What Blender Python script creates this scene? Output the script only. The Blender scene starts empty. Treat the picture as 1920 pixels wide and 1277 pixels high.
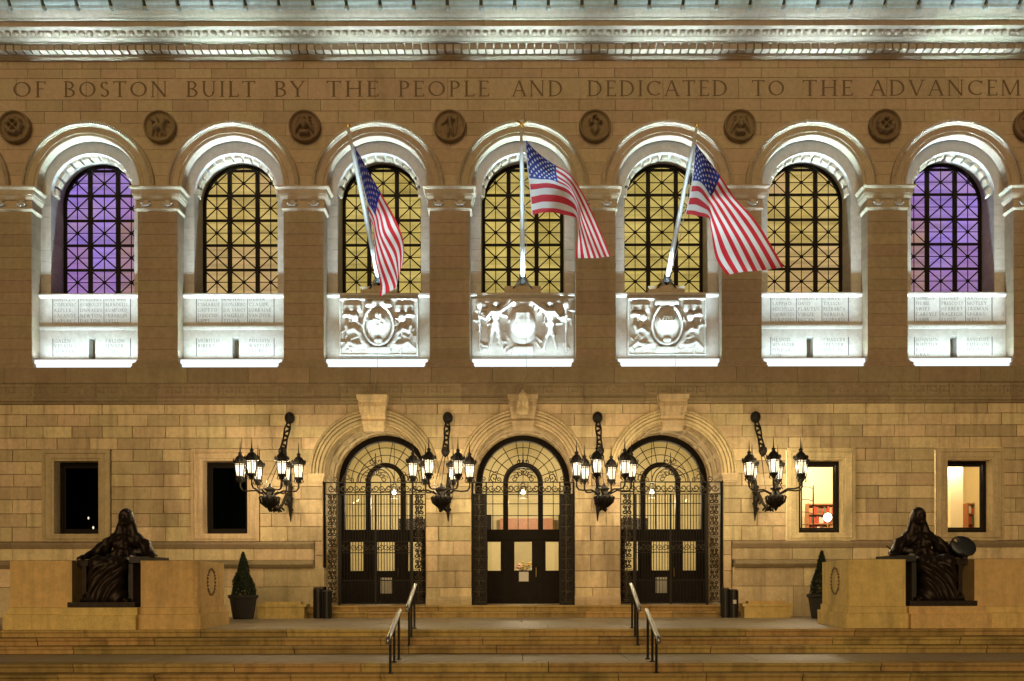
import bpy, bmesh, math, random
import numpy as np
from mathutils import Vector, Matrix
R = math.radians
PI = math.pi
random.seed(7)
rng = np.random.default_rng(7)
scene = bpy.context.scene
col = scene.collection

# ------------------------------------------------------------------ camera
F, VX, VY, CAMZ, DIST = 1665.0, 981.0, 1097.0, 1.03, 30.0
cam_d = bpy.data.cameras.new('camera')
cam = bpy.data.objects.new('camera', cam_d)
col.objects.link(cam)
cam.location = (0, -DIST, CAMZ)
cam.rotation_euler = (Matrix.Rotation(R(90), 3, 'X') @ Matrix.Rotation(R(-0.1), 3, 'Z')).to_euler()
cam_d.sensor_width = 36
cam_d.lens = 36 * F / 1920
cam_d.shift_x = -(VX - 960) / 1920
cam_d.shift_y = (VY - 638.5) / 1920
cam_d.clip_end = 3000
scene.camera = cam

# ------------------------------------------------------------------ night sky
world = bpy.data.worlds.new('World')
scene.world = world
world.use_nodes = True
wn = world.node_tree
sky = wn.nodes.new('ShaderNodeTexSky')
sky.sky_type = 'NISHITA'
sky.sun_disc = False
sky.sun_elevation = R(-4)
sky.sun_rotation = R(180)
wn.links.new(sky.outputs[0], wn.nodes['Background'].inputs[0])
wn.nodes['Background'].inputs[1].default_value = 0.12

# warm glow of the square's street lighting, low and soft, from behind the camera
sd = bpy.data.lights.new('street_glow', 'SUN')
sd.energy = 1.32
sd.color = (1.0, 0.69, 0.335)
sd.angle = R(50)
sun = bpy.data.objects.new('street_glow', sd)
col.objects.link(sun)
sun.rotation_euler = Vector((0.10, 1.0, -0.26)).to_track_quat('-Z', 'Y').to_euler()

scene.view_settings.view_transform = 'Standard'
scene.view_settings.look = 'None'
scene.view_settings.exposure = 0.0
scene.view_settings.gamma = 1
scene.cycles.use_denoising = True
scene.cycles.max_bounces = 5
scene.cycles.diffuse_bounces = 3
scene.cycles.sample_clamp_indirect = 4.0

# pixel of the photograph -> metres, for laying things out at a known depth
def PX(x, Y=0.0): return (x - VX) * (DIST + Y) / F
def PZ(y, Y=0.0): return CAMZ + (VY - y) * (DIST + Y) / F

PITCH = 4.883
BAYS = range(-4, 5)

# ------------------------------------------------------------------ materials
def new_mat(name):
    m = bpy.data.materials.new(name)
    m.use_nodes = True
    nt = m.node_tree
    return m, nt, nt.nodes['Principled BSDF']

def stone_mat(name, c, var=0.28, scale=1.0, rough=0.8, bump=0.25, stain=0.45, stain_col=(0.16, 0.11, 0.06)):
    m, nt, b = new_mat(name)
    N, L = nt.nodes, nt.links
    geo = N.new('ShaderNodeNewGeometry')
    oi = N.new('ShaderNodeObjectInfo')
    n1 = N.new('ShaderNodeTexNoise'); n1.inputs['Scale'].default_value = 0.55 * scale; n1.inputs['Detail'].default_value = 5; n1.inputs['Roughness'].default_value = 0.6
    n2 = N.new('ShaderNodeTexNoise'); n2.inputs['Scale'].default_value = 60 * scale; n2.inputs['Detail'].default_value = 2
    n3 = N.new('ShaderNodeTexNoise'); n3.inputs['Scale'].default_value = 6 * scale; n3.inputs['Detail'].default_value = 6; n3.inputs['Roughness'].default_value = 0.7
    mp = N.new('ShaderNodeMapping'); mp.inputs['Scale'].default_value = (1.6, 1.6, 0.45)
    L.new(geo.outputs['Position'], mp.inputs[0])
    L.new(mp.outputs[0], n1.inputs['Vector']); L.new(geo.outputs['Position'], n2.inputs['Vector']); L.new(geo.outputs['Position'], n3.inputs['Vector'])
    # brightness = 1 + var*(rand-.5)*2 + grain
    a = N.new('ShaderNodeMath'); a.operation = 'MULTIPLY_ADD'; a.inputs[1].default_value = 2 * var; a.inputs[2].default_value = 1 - var
    L.new(oi.outputs['Random'], a.inputs[0])
    g = N.new('ShaderNodeMath'); g.operation = 'MULTIPLY_ADD'; g.inputs[1].default_value = 0.8; g.inputs[2].default_value = 0.6
    L.new(n2.outputs['Fac'], g.inputs[0])
    g3 = N.new('ShaderNodeMath'); g3.operation = 'MULTIPLY_ADD'; g3.inputs[1].default_value = 0.7; g3.inputs[2].default_value = 0.65
    L.new(n3.outputs['Fac'], g3.inputs[0])
    mu = N.new('ShaderNodeMath'); mu.operation = 'MULTIPLY'; L.new(a.outputs[0], mu.inputs[0]); L.new(g.outputs[0], mu.inputs[1])
    mu2 = N.new('ShaderNodeMath'); mu2.operation = 'MULTIPLY'; L.new(mu.outputs[0], mu2.inputs[0]); L.new(g3.outputs[0], mu2.inputs[1])
    vm = N.new('ShaderNodeVectorMath'); vm.operation = 'SCALE'; vm.inputs[0].default_value = c
    L.new(mu2.outputs[0], vm.inputs['Scale'])
    rp = N.new('ShaderNodeValToRGB'); rp.color_ramp.elements[0].position = 0.52; rp.color_ramp.elements[1].position = 0.78
    L.new(n1.outputs['Fac'], rp.inputs[0])
    sm = N.new('ShaderNodeMath'); sm.operation = 'MULTIPLY'; sm.inputs[1].default_value = stain; L.new(rp.outputs[0], sm.inputs[0])
    mx = N.new('ShaderNodeMix'); mx.data_type = 'RGBA'
    L.new(sm.outputs[0], mx.inputs['Factor']); L.new(vm.outputs[0], mx.inputs['A']); mx.inputs['B'].default_value = (*stain_col, 1)
    n4 = N.new('ShaderNodeTexNoise'); n4.inputs['Scale'].default_value = 1.0; n4.inputs['Detail'].default_value = 4; n4.inputs['Roughness'].default_value = 0.65
    mp4 = N.new('ShaderNodeMapping'); mp4.inputs['Scale'].default_value = (4.2 * scale, 1.0, 0.32 * scale); L.new(geo.outputs['Position'], mp4.inputs[0]); L.new(mp4.outputs[0], n4.inputs['Vector'])
    rp4 = N.new('ShaderNodeValToRGB'); rp4.color_ramp.elements[0].position = 0.50; rp4.color_ramp.elements[1].position = 0.74
    L.new(n4.outputs['Fac'], rp4.inputs[0])
    sm4 = N.new('ShaderNodeMath'); sm4.operation = 'MULTIPLY'; sm4.inputs[1].default_value = stain * 0.6; L.new(rp4.outputs[0], sm4.inputs[0])
    mx4 = N.new('ShaderNodeMix'); mx4.data_type = 'RGBA'
    L.new(sm4.outputs[0], mx4.inputs['Factor']); L.new(mx.outputs['Result'], mx4.inputs['A']); mx4.inputs['B'].default_value = (*[q * 1.15 for q in stain_col], 1)
    # warm and greenish tints from block to block
    hs = N.new('ShaderNodeHueSaturation'); hm = N.new('ShaderNodeMath'); hm.operation = 'MULTIPLY_ADD'; hm.inputs[1].default_value = 0.024; hm.inputs[2].default_value = 0.490
    wn_ = N.new('ShaderNodeTexWhiteNoise'); wn_.noise_dimensions = '1D'; L.new(oi.outputs['Random'], wn_.inputs['W'])
    L.new(wn_.outputs['Value'], hm.inputs[0]); L.new(hm.outputs[0], hs.inputs['Hue']); L.new(mx4.outputs['Result'], hs.inputs['Color'])
    L.new(hs.outputs[0], b.inputs['Base Color'])
    b.inputs['Roughness'].default_value = rough
    b.inputs['Specular IOR Level'].default_value = 0.2
    bp = N.new('ShaderNodeBump'); bp.inputs['Strength'].default_value = bump; bp.inputs['Distance'].default_value = 0.02
    L.new(n3.outputs['Fac'], bp.inputs['Height']); L.new(bp.outputs[0], b.inputs['Normal'])
    return m

def plain_mat(name, c, rough=0.5, metal=0.0, noise=0.0, nscale=8.0, spec=0.5, bump=0.0):
    m, nt, b = new_mat(name)
    N, L = nt.nodes, nt.links
    b.inputs['Roughness'].default_value = rough
    b.inputs['Metallic'].default_value = metal
    b.inputs['Specular IOR Level'].default_value = spec
    n = N.new('ShaderNodeTexNoise'); n.inputs['Scale'].default_value = nscale; n.inputs['Detail'].default_value = 5
    geo = N.new('ShaderNodeNewGeometry'); L.new(geo.outputs['Position'], n.inputs['Vector'])
    a = N.new('ShaderNodeMath'); a.operation = 'MULTIPLY_ADD'; a.inputs[1].default_value = 2 * noise; a.inputs[2].default_value = 1 - noise
    L.new(n.outputs['Fac'], a.inputs[0])
    vm = N.new('ShaderNodeVectorMath'); vm.operation = 'SCALE'; vm.inputs[0].default_value = c
    L.new(a.outputs[0], vm.inputs['Scale']); L.new(vm.outputs[0], b.inputs['Base Color'])
    if bump:
        bp = N.new('ShaderNodeBump'); bp.inputs['Strength'].default_value = bump; bp.inputs['Distance'].default_value = 0.02
        L.new(n.outputs['Fac'], bp.inputs['Height']); L.new(bp.outputs[0], b.inputs['Normal'])
    return m

def emit_mat(name, c, s, noise=0.0, nscale=3.0, objvar=0.0):
    m = bpy.data.materials.new(name); m.use_nodes = True
    nt = m.node_tree; N, L = nt.nodes, nt.links
    N.remove(N['Principled BSDF'])
    e = N.new('ShaderNodeEmission'); e.inputs[0].default_value = (*c, 1)
    n = N.new('ShaderNodeTexNoise'); n.inputs['Scale'].default_value = nscale; n.inputs['Detail'].default_value = 4
    geo = N.new('ShaderNodeNewGeometry'); L.new(geo.outputs['Position'], n.inputs['Vector'])
    oi = N.new('ShaderNodeObjectInfo')
    a = N.new('ShaderNodeMath'); a.operation = 'MULTIPLY_ADD'; a.inputs[1].default_value = 2 * noise * s; a.inputs[2].default_value = s * (1 - noise - objvar)
    L.new(n.outputs['Fac'], a.inputs[0])
    a2 = N.new('ShaderNodeMath'); a2.operation = 'MULTIPLY_ADD'; a2.inputs[1].default_value = 2 * objvar * s
    L.new(oi.outputs['Random'], a2.inputs[0]); L.new(a.outputs[0], a2.inputs[2])
    L.new(a2.outputs[0], e.inputs[1]); L.new(e.outputs[0], N['Material Output'].inputs[0])
    return m

def pane_mat(name, c, c2, s, mix=1.2):
    """lit glass: soft mottling between two tones, faint level lines of the vault beyond"""
    m = bpy.data.materials.new(name); m.use_nodes = True
    nt = m.node_tree; N, L = nt.nodes, nt.links
    N.remove(N['Principled BSDF'])
    e = N.new('ShaderNodeEmission')
    geo = N.new('ShaderNodeNewGeometry'); oi = N.new('ShaderNodeObjectInfo')
    n = N.new('ShaderNodeTexNoise'); n.inputs['Scale'].default_value = 0.9; n.inputs['Detail'].default_value = 5; n.inputs['Roughness'].default_value = 0.7; L.new(geo.outputs['Position'], n.inputs['Vector'])
    rp = N.new('ShaderNodeValToRGB'); rp.color_ramp.elements[0].position = 0.40; rp.color_ramp.elements[1].position = 0.66; rp.color_ramp.elements[0].color = (*c, 1); rp.color_ramp.elements[1].color = (*c2, 1)
    L.new(n.outputs['Fac'], rp.inputs[0]); L.new(rp.outputs[0], e.inputs[0])
    mp = N.new('ShaderNodeMapping'); mp.inputs['Scale'].default_value = (0.25, 0.25, 5.5); L.new(geo.outputs['Position'], mp.inputs[0])
    n2 = N.new('ShaderNodeTexNoise'); n2.inputs['Scale'].default_value = 1.4; n2.inputs['Detail'].default_value = 3; L.new(mp.outputs[0], n2.inputs['Vector'])
    a = N.new('ShaderNodeMath'); a.operation = 'MULTIPLY_ADD'; a.inputs[1].default_value = 1.0 * s; a.inputs[2].default_value = 0.30 * s; L.new(n2.outputs['Fac'], a.inputs[0])
    a2 = N.new('ShaderNodeMath'); a2.operation = 'MULTIPLY_ADD'; a2.inputs[1].default_value = 0.22 * s; L.new(oi.outputs['Random'], a2.inputs[0]); L.new(a.outputs[0], a2.inputs[2])
    L.new(a2.outputs[0], e.inputs[1]); L.new(e.outputs[0], N['Material Output'].inputs[0])
    return m

def glass_mat(name, gloss=0.12, tint=(1, 1, 1)):
    m = bpy.data.materials.new(name); m.use_nodes = True
    nt = m.node_tree; N, L = nt.nodes, nt.links
    N.remove(N['Principled BSDF'])
    t = N.new('ShaderNodeBsdfTransparent'); t.inputs[0].default_value = (*tint, 1)
    g = N.new('ShaderNodeBsdfGlossy'); g.inputs['Roughness'].default_value = 0.03
    mx = N.new('ShaderNodeMixShader'); mx.inputs[0].default_value = gloss
    L.new(t.outputs[0], mx.inputs[1]); L.new(g.outputs[0], mx.inputs[2]); L.new(mx.outputs[0], N['Material Output'].inputs[0])
    return m

M = {}
M['ashlar'] = stone_mat('granite_ashlar', (0.68, 0.54, 0.335), var=0.25, stain=0.72)  # lightened base colour stands in for street lamp light on the lower storey
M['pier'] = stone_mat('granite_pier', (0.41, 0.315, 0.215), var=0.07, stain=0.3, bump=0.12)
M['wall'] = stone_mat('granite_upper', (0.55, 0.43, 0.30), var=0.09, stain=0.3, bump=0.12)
M['trim'] = stone_mat('granite_trim', (0.54, 0.44, 0.32), var=0.07, stain=0.25, bump=0.15)
M['panel'] = stone_mat('granite_panel', (0.56, 0.51, 0.45), var=0.05, stain=0.16, bump=0.1)
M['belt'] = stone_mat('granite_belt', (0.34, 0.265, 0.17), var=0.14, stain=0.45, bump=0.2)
M['carved'] = stone_mat('granite_carved', (0.27, 0.19, 0.115), var=0.1, scale=2, stain=0.3)
M['copper'] = stone_mat('weathered_copper', (0.50, 0.56, 0.51), var=0.1, stain=0.3, stain_col=(0.10, 0.14, 0.10))
M['roof'] = stone_mat('roof_tile', (0.10, 0.105, 0.075), var=0.2, stain=0.3, stain_col=(0.03, 0.03, 0.02))
M['mortar'] = plain_mat('mortar', (0.14, 0.10, 0.06), rough=0.95, noise=0.2)
M['letter'] = plain_mat('groove_shade_letter', (0.185, 0.125, 0.07), rough=0.9, noise=0.15)  # brown put in for the shade and dirt of cut grooves
M['small_letter'] = plain_mat('groove_shade_small_letter', (0.10, 0.09, 0.085), rough=0.9, noise=0.15)  # dark tone stands in for shade inside the small cut letters
M['step'] = stone_mat('granite_step', (0.50, 0.345, 0.13), var=0.22, scale=1.6, stain=0.8, bump=0.35, rough=0.55, stain_col=(0.11, 0.07, 0.025))  # base colour raised in place of lamp light reaching the steps
M['paving'] = stone_mat('granite_paving', (0.42, 0.36, 0.27), var=0.10, stain=0.4, bump=0.2, rough=0.5)
M['pedestal'] = stone_mat('granite_pedestal', (0.80, 0.575, 0.245), var=0.05, stain=0.5, bump=0.12)  # brightness from nearby street lamps put into the base colour
M['iron'] = plain_mat('black_iron', (0.018, 0.015, 0.013), rough=0.5, metal=0.0, spec=0.2, noise=0.3, nscale=15)
M['bronze_iron'] = plain_mat('weathered_ironwork', (0.06, 0.047, 0.03), rough=0.5, metal=0.4, noise=0.4, nscale=12)
M['frame'] = plain_mat('dark_frame', (0.016, 0.012, 0.009), rough=0.6, spec=0.12, noise=0.3)
M['wood'] = plain_mat('dark_door_wood', (0.016, 0.011, 0.008), rough=0.6, spec=0.12, noise=0.4, nscale=4)
M['bronze'] = plain_mat('statue_bronze', (0.03, 0.02, 0.015), rough=0.44, metal=0.5, spec=0.4, noise=0.5, nscale=7, bump=0.45)
M['steel'] = plain_mat('rail_steel', (0.45, 0.47, 0.48), rough=0.35, metal=0.8, noise=0.1)
M['post'] = plain_mat('rail_post', (0.035, 0.032, 0.03), rough=0.45, metal=0.5, noise=0.2)
M['pole'] = plain_mat('white_pole', (0.78, 0.78, 0.76), rough=0.4, noise=0.04)
M['gold'] = plain_mat('gilt', (0.75, 0.52, 0.16), rough=0.35, metal=0.8)
M['rope'] = plain_mat('rope', (0.45, 0.40, 0.32), rough=0.9)
M['bin'] = plain_mat('bin_metal', (0.035, 0.033, 0.032), rough=0.4, metal=0.4, noise=0.2)
M['leaf'] = plain_mat('boxwood_leaf', (0.022, 0.036, 0.014), rough=0.7, noise=0.5, nscale=20)
M['pot'] = plain_mat('dark_pot', (0.03, 0.028, 0.028), rough=0.6, noise=0.2)
M['plaster'] = plain_mat('cream_plaster', (0.60, 0.51, 0.28), rough=0.9, noise=0.05, nscale=2)
M['room_white'] = plain_mat('room_plaster', (0.80, 0.69, 0.47), rough=0.9, noise=0.04, nscale=2)
M['dark_room'] = plain_mat('unlit_room', (0.008, 0.009, 0.011), rough=0.95, noise=0.3)
M['shelf'] = plain_mat('shelf_wood', (0.35, 0.13, 0.05), rough=0.5, noise=0.3, nscale=5)
M['book_red'] = plain_mat('book_red', (0.40, 0.06, 0.03), rough=0.6, noise=0.2)
M['book_tan'] = plain_mat('book_tan', (0.55, 0.34, 0.14), rough=0.6, noise=0.2)
M['book_green'] = plain_mat('book_green', (0.10, 0.16, 0.08), rough=0.6, noise=0.2)
M['paper'] = plain_mat('paper', (0.72, 0.70, 0.63), rough=0.9)
M['flower_white'] = plain_mat('petal_white', (0.8, 0.75, 0.55), rough=0.8)
M['flower_yellow'] = plain_mat('petal_yellow', (0.75, 0.5, 0.06), rough=0.8)
M['flower_pink'] = plain_mat('petal_pink', (0.7, 0.18, 0.12), rough=0.8)
M['asphalt'] = stone_mat('asphalt', (0.05, 0.05, 0.05), var=0.02, bump=0.3, stain=0.2, stain_col=(0.03, 0.03, 0.03))
def flag_mat(name, c):
    m, nt, b = new_mat(name)
    N, L = nt.nodes, nt.links
    b.inputs['Roughness'].default_value = 0.8
    geo = N.new('ShaderNodeNewGeometry')
    w = N.new('ShaderNodeTexNoise'); w.inputs['Scale'].default_value = 9; w.inputs['Detail'].default_value = 4
    L.new(geo.outputs['Position'], w.inputs['Vector'])
    bp = N.new('ShaderNodeBump'); bp.inputs['Strength'].default_value = 0.5; bp.inputs['Distance'].default_value = 0.05
    L.new(w.outputs['Fac'], bp.inputs['Height']); L.new(bp.outputs[0], b.inputs['Normal'])
    b.inputs['Base Color'].default_value = (*c, 1)
    tr = N.new('ShaderNodeBsdfTranslucent'); tr.inputs[0].default_value = (*c, 1)
    mx = N.new('ShaderNodeMixShader'); mx.inputs[0].default_value = 0.35
    L.new(b.outputs[0], mx.inputs[1]); L.new(tr.outputs[0], mx.inputs[2]); L.new(mx.outputs[0], N['Material Output'].inputs[0])
    return m
M['flag_red'] = flag_mat('flag_red', (0.62, 0.03, 0.045))
M['flag_white'] = flag_mat('flag_white', (0.80, 0.76, 0.74))
M['flag_blue'] = flag_mat('flag_blue', (0.03, 0.04, 0.27))
M['glow_white'] = emit_mat('light_bar_glow', (0.86, 0.96, 1.0), 1.25)
def haze_glass(name, c, s, tr):
    m = bpy.data.materials.new(name); m.use_nodes = True
    nt = m.node_tree; N, L = nt.nodes, nt.links
    N.remove(N['Principled BSDF'])
    t = N.new('ShaderNodeBsdfTransparent'); e = N.new('ShaderNodeEmission'); e.inputs[0].default_value = (*c, 1)
    geo = N.new('ShaderNodeNewGeometry'); n = N.new('ShaderNodeTexNoise'); n.inputs['Scale'].default_value = 14; L.new(geo.outputs['Position'], n.inputs['Vector'])
    a = N.new('ShaderNodeMath'); a.operation = 'MULTIPLY_ADD'; a.inputs[1].default_value = s; a.inputs[2].default_value = s * .5; L.new(n.outputs['Fac'], a.inputs[0]); L.new(a.outputs[0], e.inputs[1])
    mx = N.new('ShaderNodeMixShader'); mx.inputs[0].default_value = tr
    L.new(t.outputs[0], mx.inputs[1]); L.new(e.outputs[0], mx.inputs[2]); L.new(mx.outputs[0], N['Material Output'].inputs[0])
    return m
M['lantern_glow'] = haze_glass('lantern_glass', (1.0, 0.82, 0.54), 2.6, 0.55)
M['pendant_glow'] = emit_mat('pendant_glow', (1.0, 0.93, 0.8), 16.0)
M['bulb'] = emit_mat('lamp_bulb', (1.0, 0.9, 0.7), 7.0)
M['pane_yellow'] = pane_mat('pane_yellow', (0.68, 0.52, 0.15), (0.50, 0.37, 0.09), 0.92)
M['pane_amber'] = pane_mat('pane_amber', (0.69, 0.50, 0.17), (0.54, 0.38, 0.10), 0.9)
M['pane_peach'] = pane_mat('pane_peach', (0.66, 0.43, 0.19), (0.60, 0.43, 0.14), 0.84)
M['pane_purple'] = pane_mat('pane_purple', (0.40, 0.25, 0.80), (0.50, 0.32, 0.60), 0.84)
M['pane_mauve'] = pane_mat('pane_mauve', (0.46, 0.26, 0.52), (0.42, 0.22, 0.66), 0.78)
M['pane_rose'] = pane_mat('pane_rose', (0.52, 0.31, 0.24), (0.46, 0.26, 0.42), 0.76)
M['glass'] = glass_mat('clear_glass', 0.02)
M['glass_dark'] = glass_mat('dark_glass', 0.0, (0.8, 0.85, 0.9))

# ------------------------------------------------------------------ mesh helpers
class MB:
    def __init__(s): s.v = []; s.f = []; s.m = []; s.smooth = False
    def add(s, vs, fs, mi=0):
        o = len(s.v); s.v += [tuple(v) for v in vs]
        s.f += [tuple(i + o for i in f) for f in fs]; s.m += [mi] * len(fs)
        return s
    def box(s, x0, x1, y0, y1, z0, z1, mi=0):
        vs = [(x, y, z) for x in (x0, x1) for y in (y0, y1) for z in (z0, z1)]
        return s.add(vs, [(0, 1, 3, 2), (4, 6, 7, 5), (0, 4, 5, 1), (2, 3, 7, 6), (0, 2, 6, 4), (1, 5, 7, 3)], mi)
    def poly_y(s, pts, y0, y1, mi=0, back=True):
        """polygon in x,z (counter-clockwise seen from -Y) extruded from y0 (front) to y1"""
        n = len(pts)
        vs = [(x, y0, z) for x, z in pts] + [(x, y1, z) for x, z in pts]
        fs = [tuple(range(n))] + [(i, i + n, (i + 1) % n + n, (i + 1) % n) for i in range(n)]
        if back: fs.append(tuple(range(2 * n - 1, n - 1, -1)))
        return s.add(vs, fs, mi)
    def profile_x(s, prof, x0, x1, mi=0):
        """closed profile (y,z) extruded along x"""
        n = len(prof)
        vs = [(x0, y, z) for y, z in prof] + [(x1, y, z) for y, z in prof]
        fs = [tuple(range(n - 1, -1, -1)), tuple(range(n, 2 * n))] + [(i, (i + 1) % n, (i + 1) % n + n, i + n) for i in range(n)]
        return s.add(vs, fs, mi)
    def tube(s, path, r, n=6, mi=0, caps=True):
        P = [Vector(p) for p in path]
        rs = r if isinstance(r, (list, tuple)) else [r] * len(P)
        up = Vector((0.31, 0.23, 0.92)); rings = []
        t0 = (P[1] - P[0]).normalized()
        a = t0.cross(up)
        if a.length < 1e-4: a = t0.cross(Vector((1, 0, 0)))
        a.normalize()
        vs = []
        for i, p in enumerate(P):
            t = (P[min(i + 1, len(P) - 1)] - P[max(i - 1, 0)])
            if t.length < 1e-9: t = t0
            t.normalize()
            a = (a - t * a.dot(t))
            if a.length < 1e-6: a = t.orthogonal()
            a.normalize(); b = t.cross(a)
            for k in range(n):
                q = 2 * PI * k / n
                vs.append(p + (a * math.cos(q) + b * math.sin(q)) * rs[i])
        fs = []
        for i in range(len(P) - 1):
            for k in range(n):
                fs.append((i * n + k, i * n + (k + 1) % n, (i + 1) * n + (k + 1) % n, (i + 1) * n + k))
        if caps:
            fs.append(tuple(range(n - 1, -1, -1))); fs.append(tuple(range((len(P) - 1) * n, len(P) * n)))
        return s.add(vs, fs, mi)
    def lathe(s, prof, c=(0, 0, 0), n=16, mi=0):
        """(r,z) profile turned about z"""
        vs = []
        for r, z in prof:
            for k in range(n):
                q = 2 * PI * k / n
                vs.append((c[0] + r * math.cos(q), c[1] + r * math.sin(q), c[2] + z))
        fs = []
        for i in range(len(prof) - 1):
            for k in range(n):
                fs.append((i * n + k, i * n + (k + 1) % n, (i + 1) * n + (k + 1) % n, (i + 1) * n + k))
        fs.append(tuple(range(n - 1, -1, -1))); fs.append(tuple(range((len(prof) - 1) * n, len(prof) * n)))
        return s.add(vs, fs, mi)
    def arc(s, prof, c, a0=0.0, a1=PI, n=32, leg=0.0, mi=0, close=False):
        """profile of (r,y) swept round the arch centre c=(x,z); legs run down by leg"""
        st = []
        if leg: st.append((a0, -leg))
        st += [(a0 + (a1 - a0) * i / n, 0.0) for i in range(n + 1)]
        if leg: st.append((a1, -leg))
        m = len(prof); vs = []
        for q, dz in st:
            for r, y in prof:
                vs.append((c[0] + r * math.cos(q), y, c[1] + r * math.sin(q) + dz))
        fs = []
        mm = m if close else m - 1
        for i in range(len(st) - 1):
            for k in range(mm):
                k2 = (k + 1) % m
                fs.append((i * m + k, (i + 1) * m + k, (i + 1) * m + k2, i * m + k2))
        if close:
            fs.append(tuple(range(m))); fs.append(tuple(range(len(st) * m - 1, (len(st) - 1) * m - 1, -1)))
        return s.add(vs, fs, mi)
    def mesh(s, name, mats):
        me = bpy.data.meshes.new(name)
        me.from_pydata(s.v, [], s.f); me.update()
        for m in (mats if isinstance(mats, (list, tuple)) else [mats]): me.materials.append(m)
        if len(set(s.m)) > 1 or (s.m and s.m[0]): me.polygons.foreach_set('material_index', s.m)
        bm = bmesh.new(); bm.from_mesh(me); bmesh.ops.recalc_face_normals(bm, faces=bm.faces); bm.to_mesh(me); bm.free()
        if s.smooth: me.polygons.foreach_set('use_smooth', [True] * len(me.polygons))
        return me
    def build(s, name, mats, parent=None):
        return link(name, s.mesh(name, mats), parent)

def link(name, data, parent=None, loc=None, rot=None, scale=None):
    o = bpy.data.objects.new(name, data); col.objects.link(o)
    if parent is not None: o.parent = parent
    if loc is not None: o.location = loc
    if rot is not None: o.rotation_euler = rot
    if scale is not None: o.scale = scale
    return o
def tag(o, label=None, cat=None, group=None, kind=None):
    if label: o['label'] = label
    if cat: o['category'] = cat
    if group: o['group'] = group
    if kind: o['kind'] = kind
    return o
def empty(name, loc=(0, 0, 0), parent=None, rz=0.0):
    o = link(name, None, parent, loc, (0, 0, rz)); o.empty_display_size = 0.2
    return o
def smooth(me):
    me.polygons.foreach_set('use_smooth', [True] * len(me.polygons)); return me

def clip_convex(poly, clip):
    """Sutherland-Hodgman, clip polygon counter-clockwise"""
    out = poly
    for i in range(len(clip)):
        a, b = clip[i], clip[(i + 1) % len(clip)]
        inp, out = out, []
        side = lambda p: (b[0] - a[0]) * (p[1] - a[1]) - (b[1] - a[1]) * (p[0] - a[0])
        for j in range(len(inp)):
            p, q = inp[j], inp[(j + 1) % len(inp)]
            sp, sq = side(p), side(q)
            if sp >= 0: out.append(p)
            if (sp >= 0) != (sq >= 0):
                t = sp / (sp - sq); out.append((p[0] + (q[0] - p[0]) * t, p[1] + (q[1] - p[1]) * t))
        if not out: return []
    return out

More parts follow.
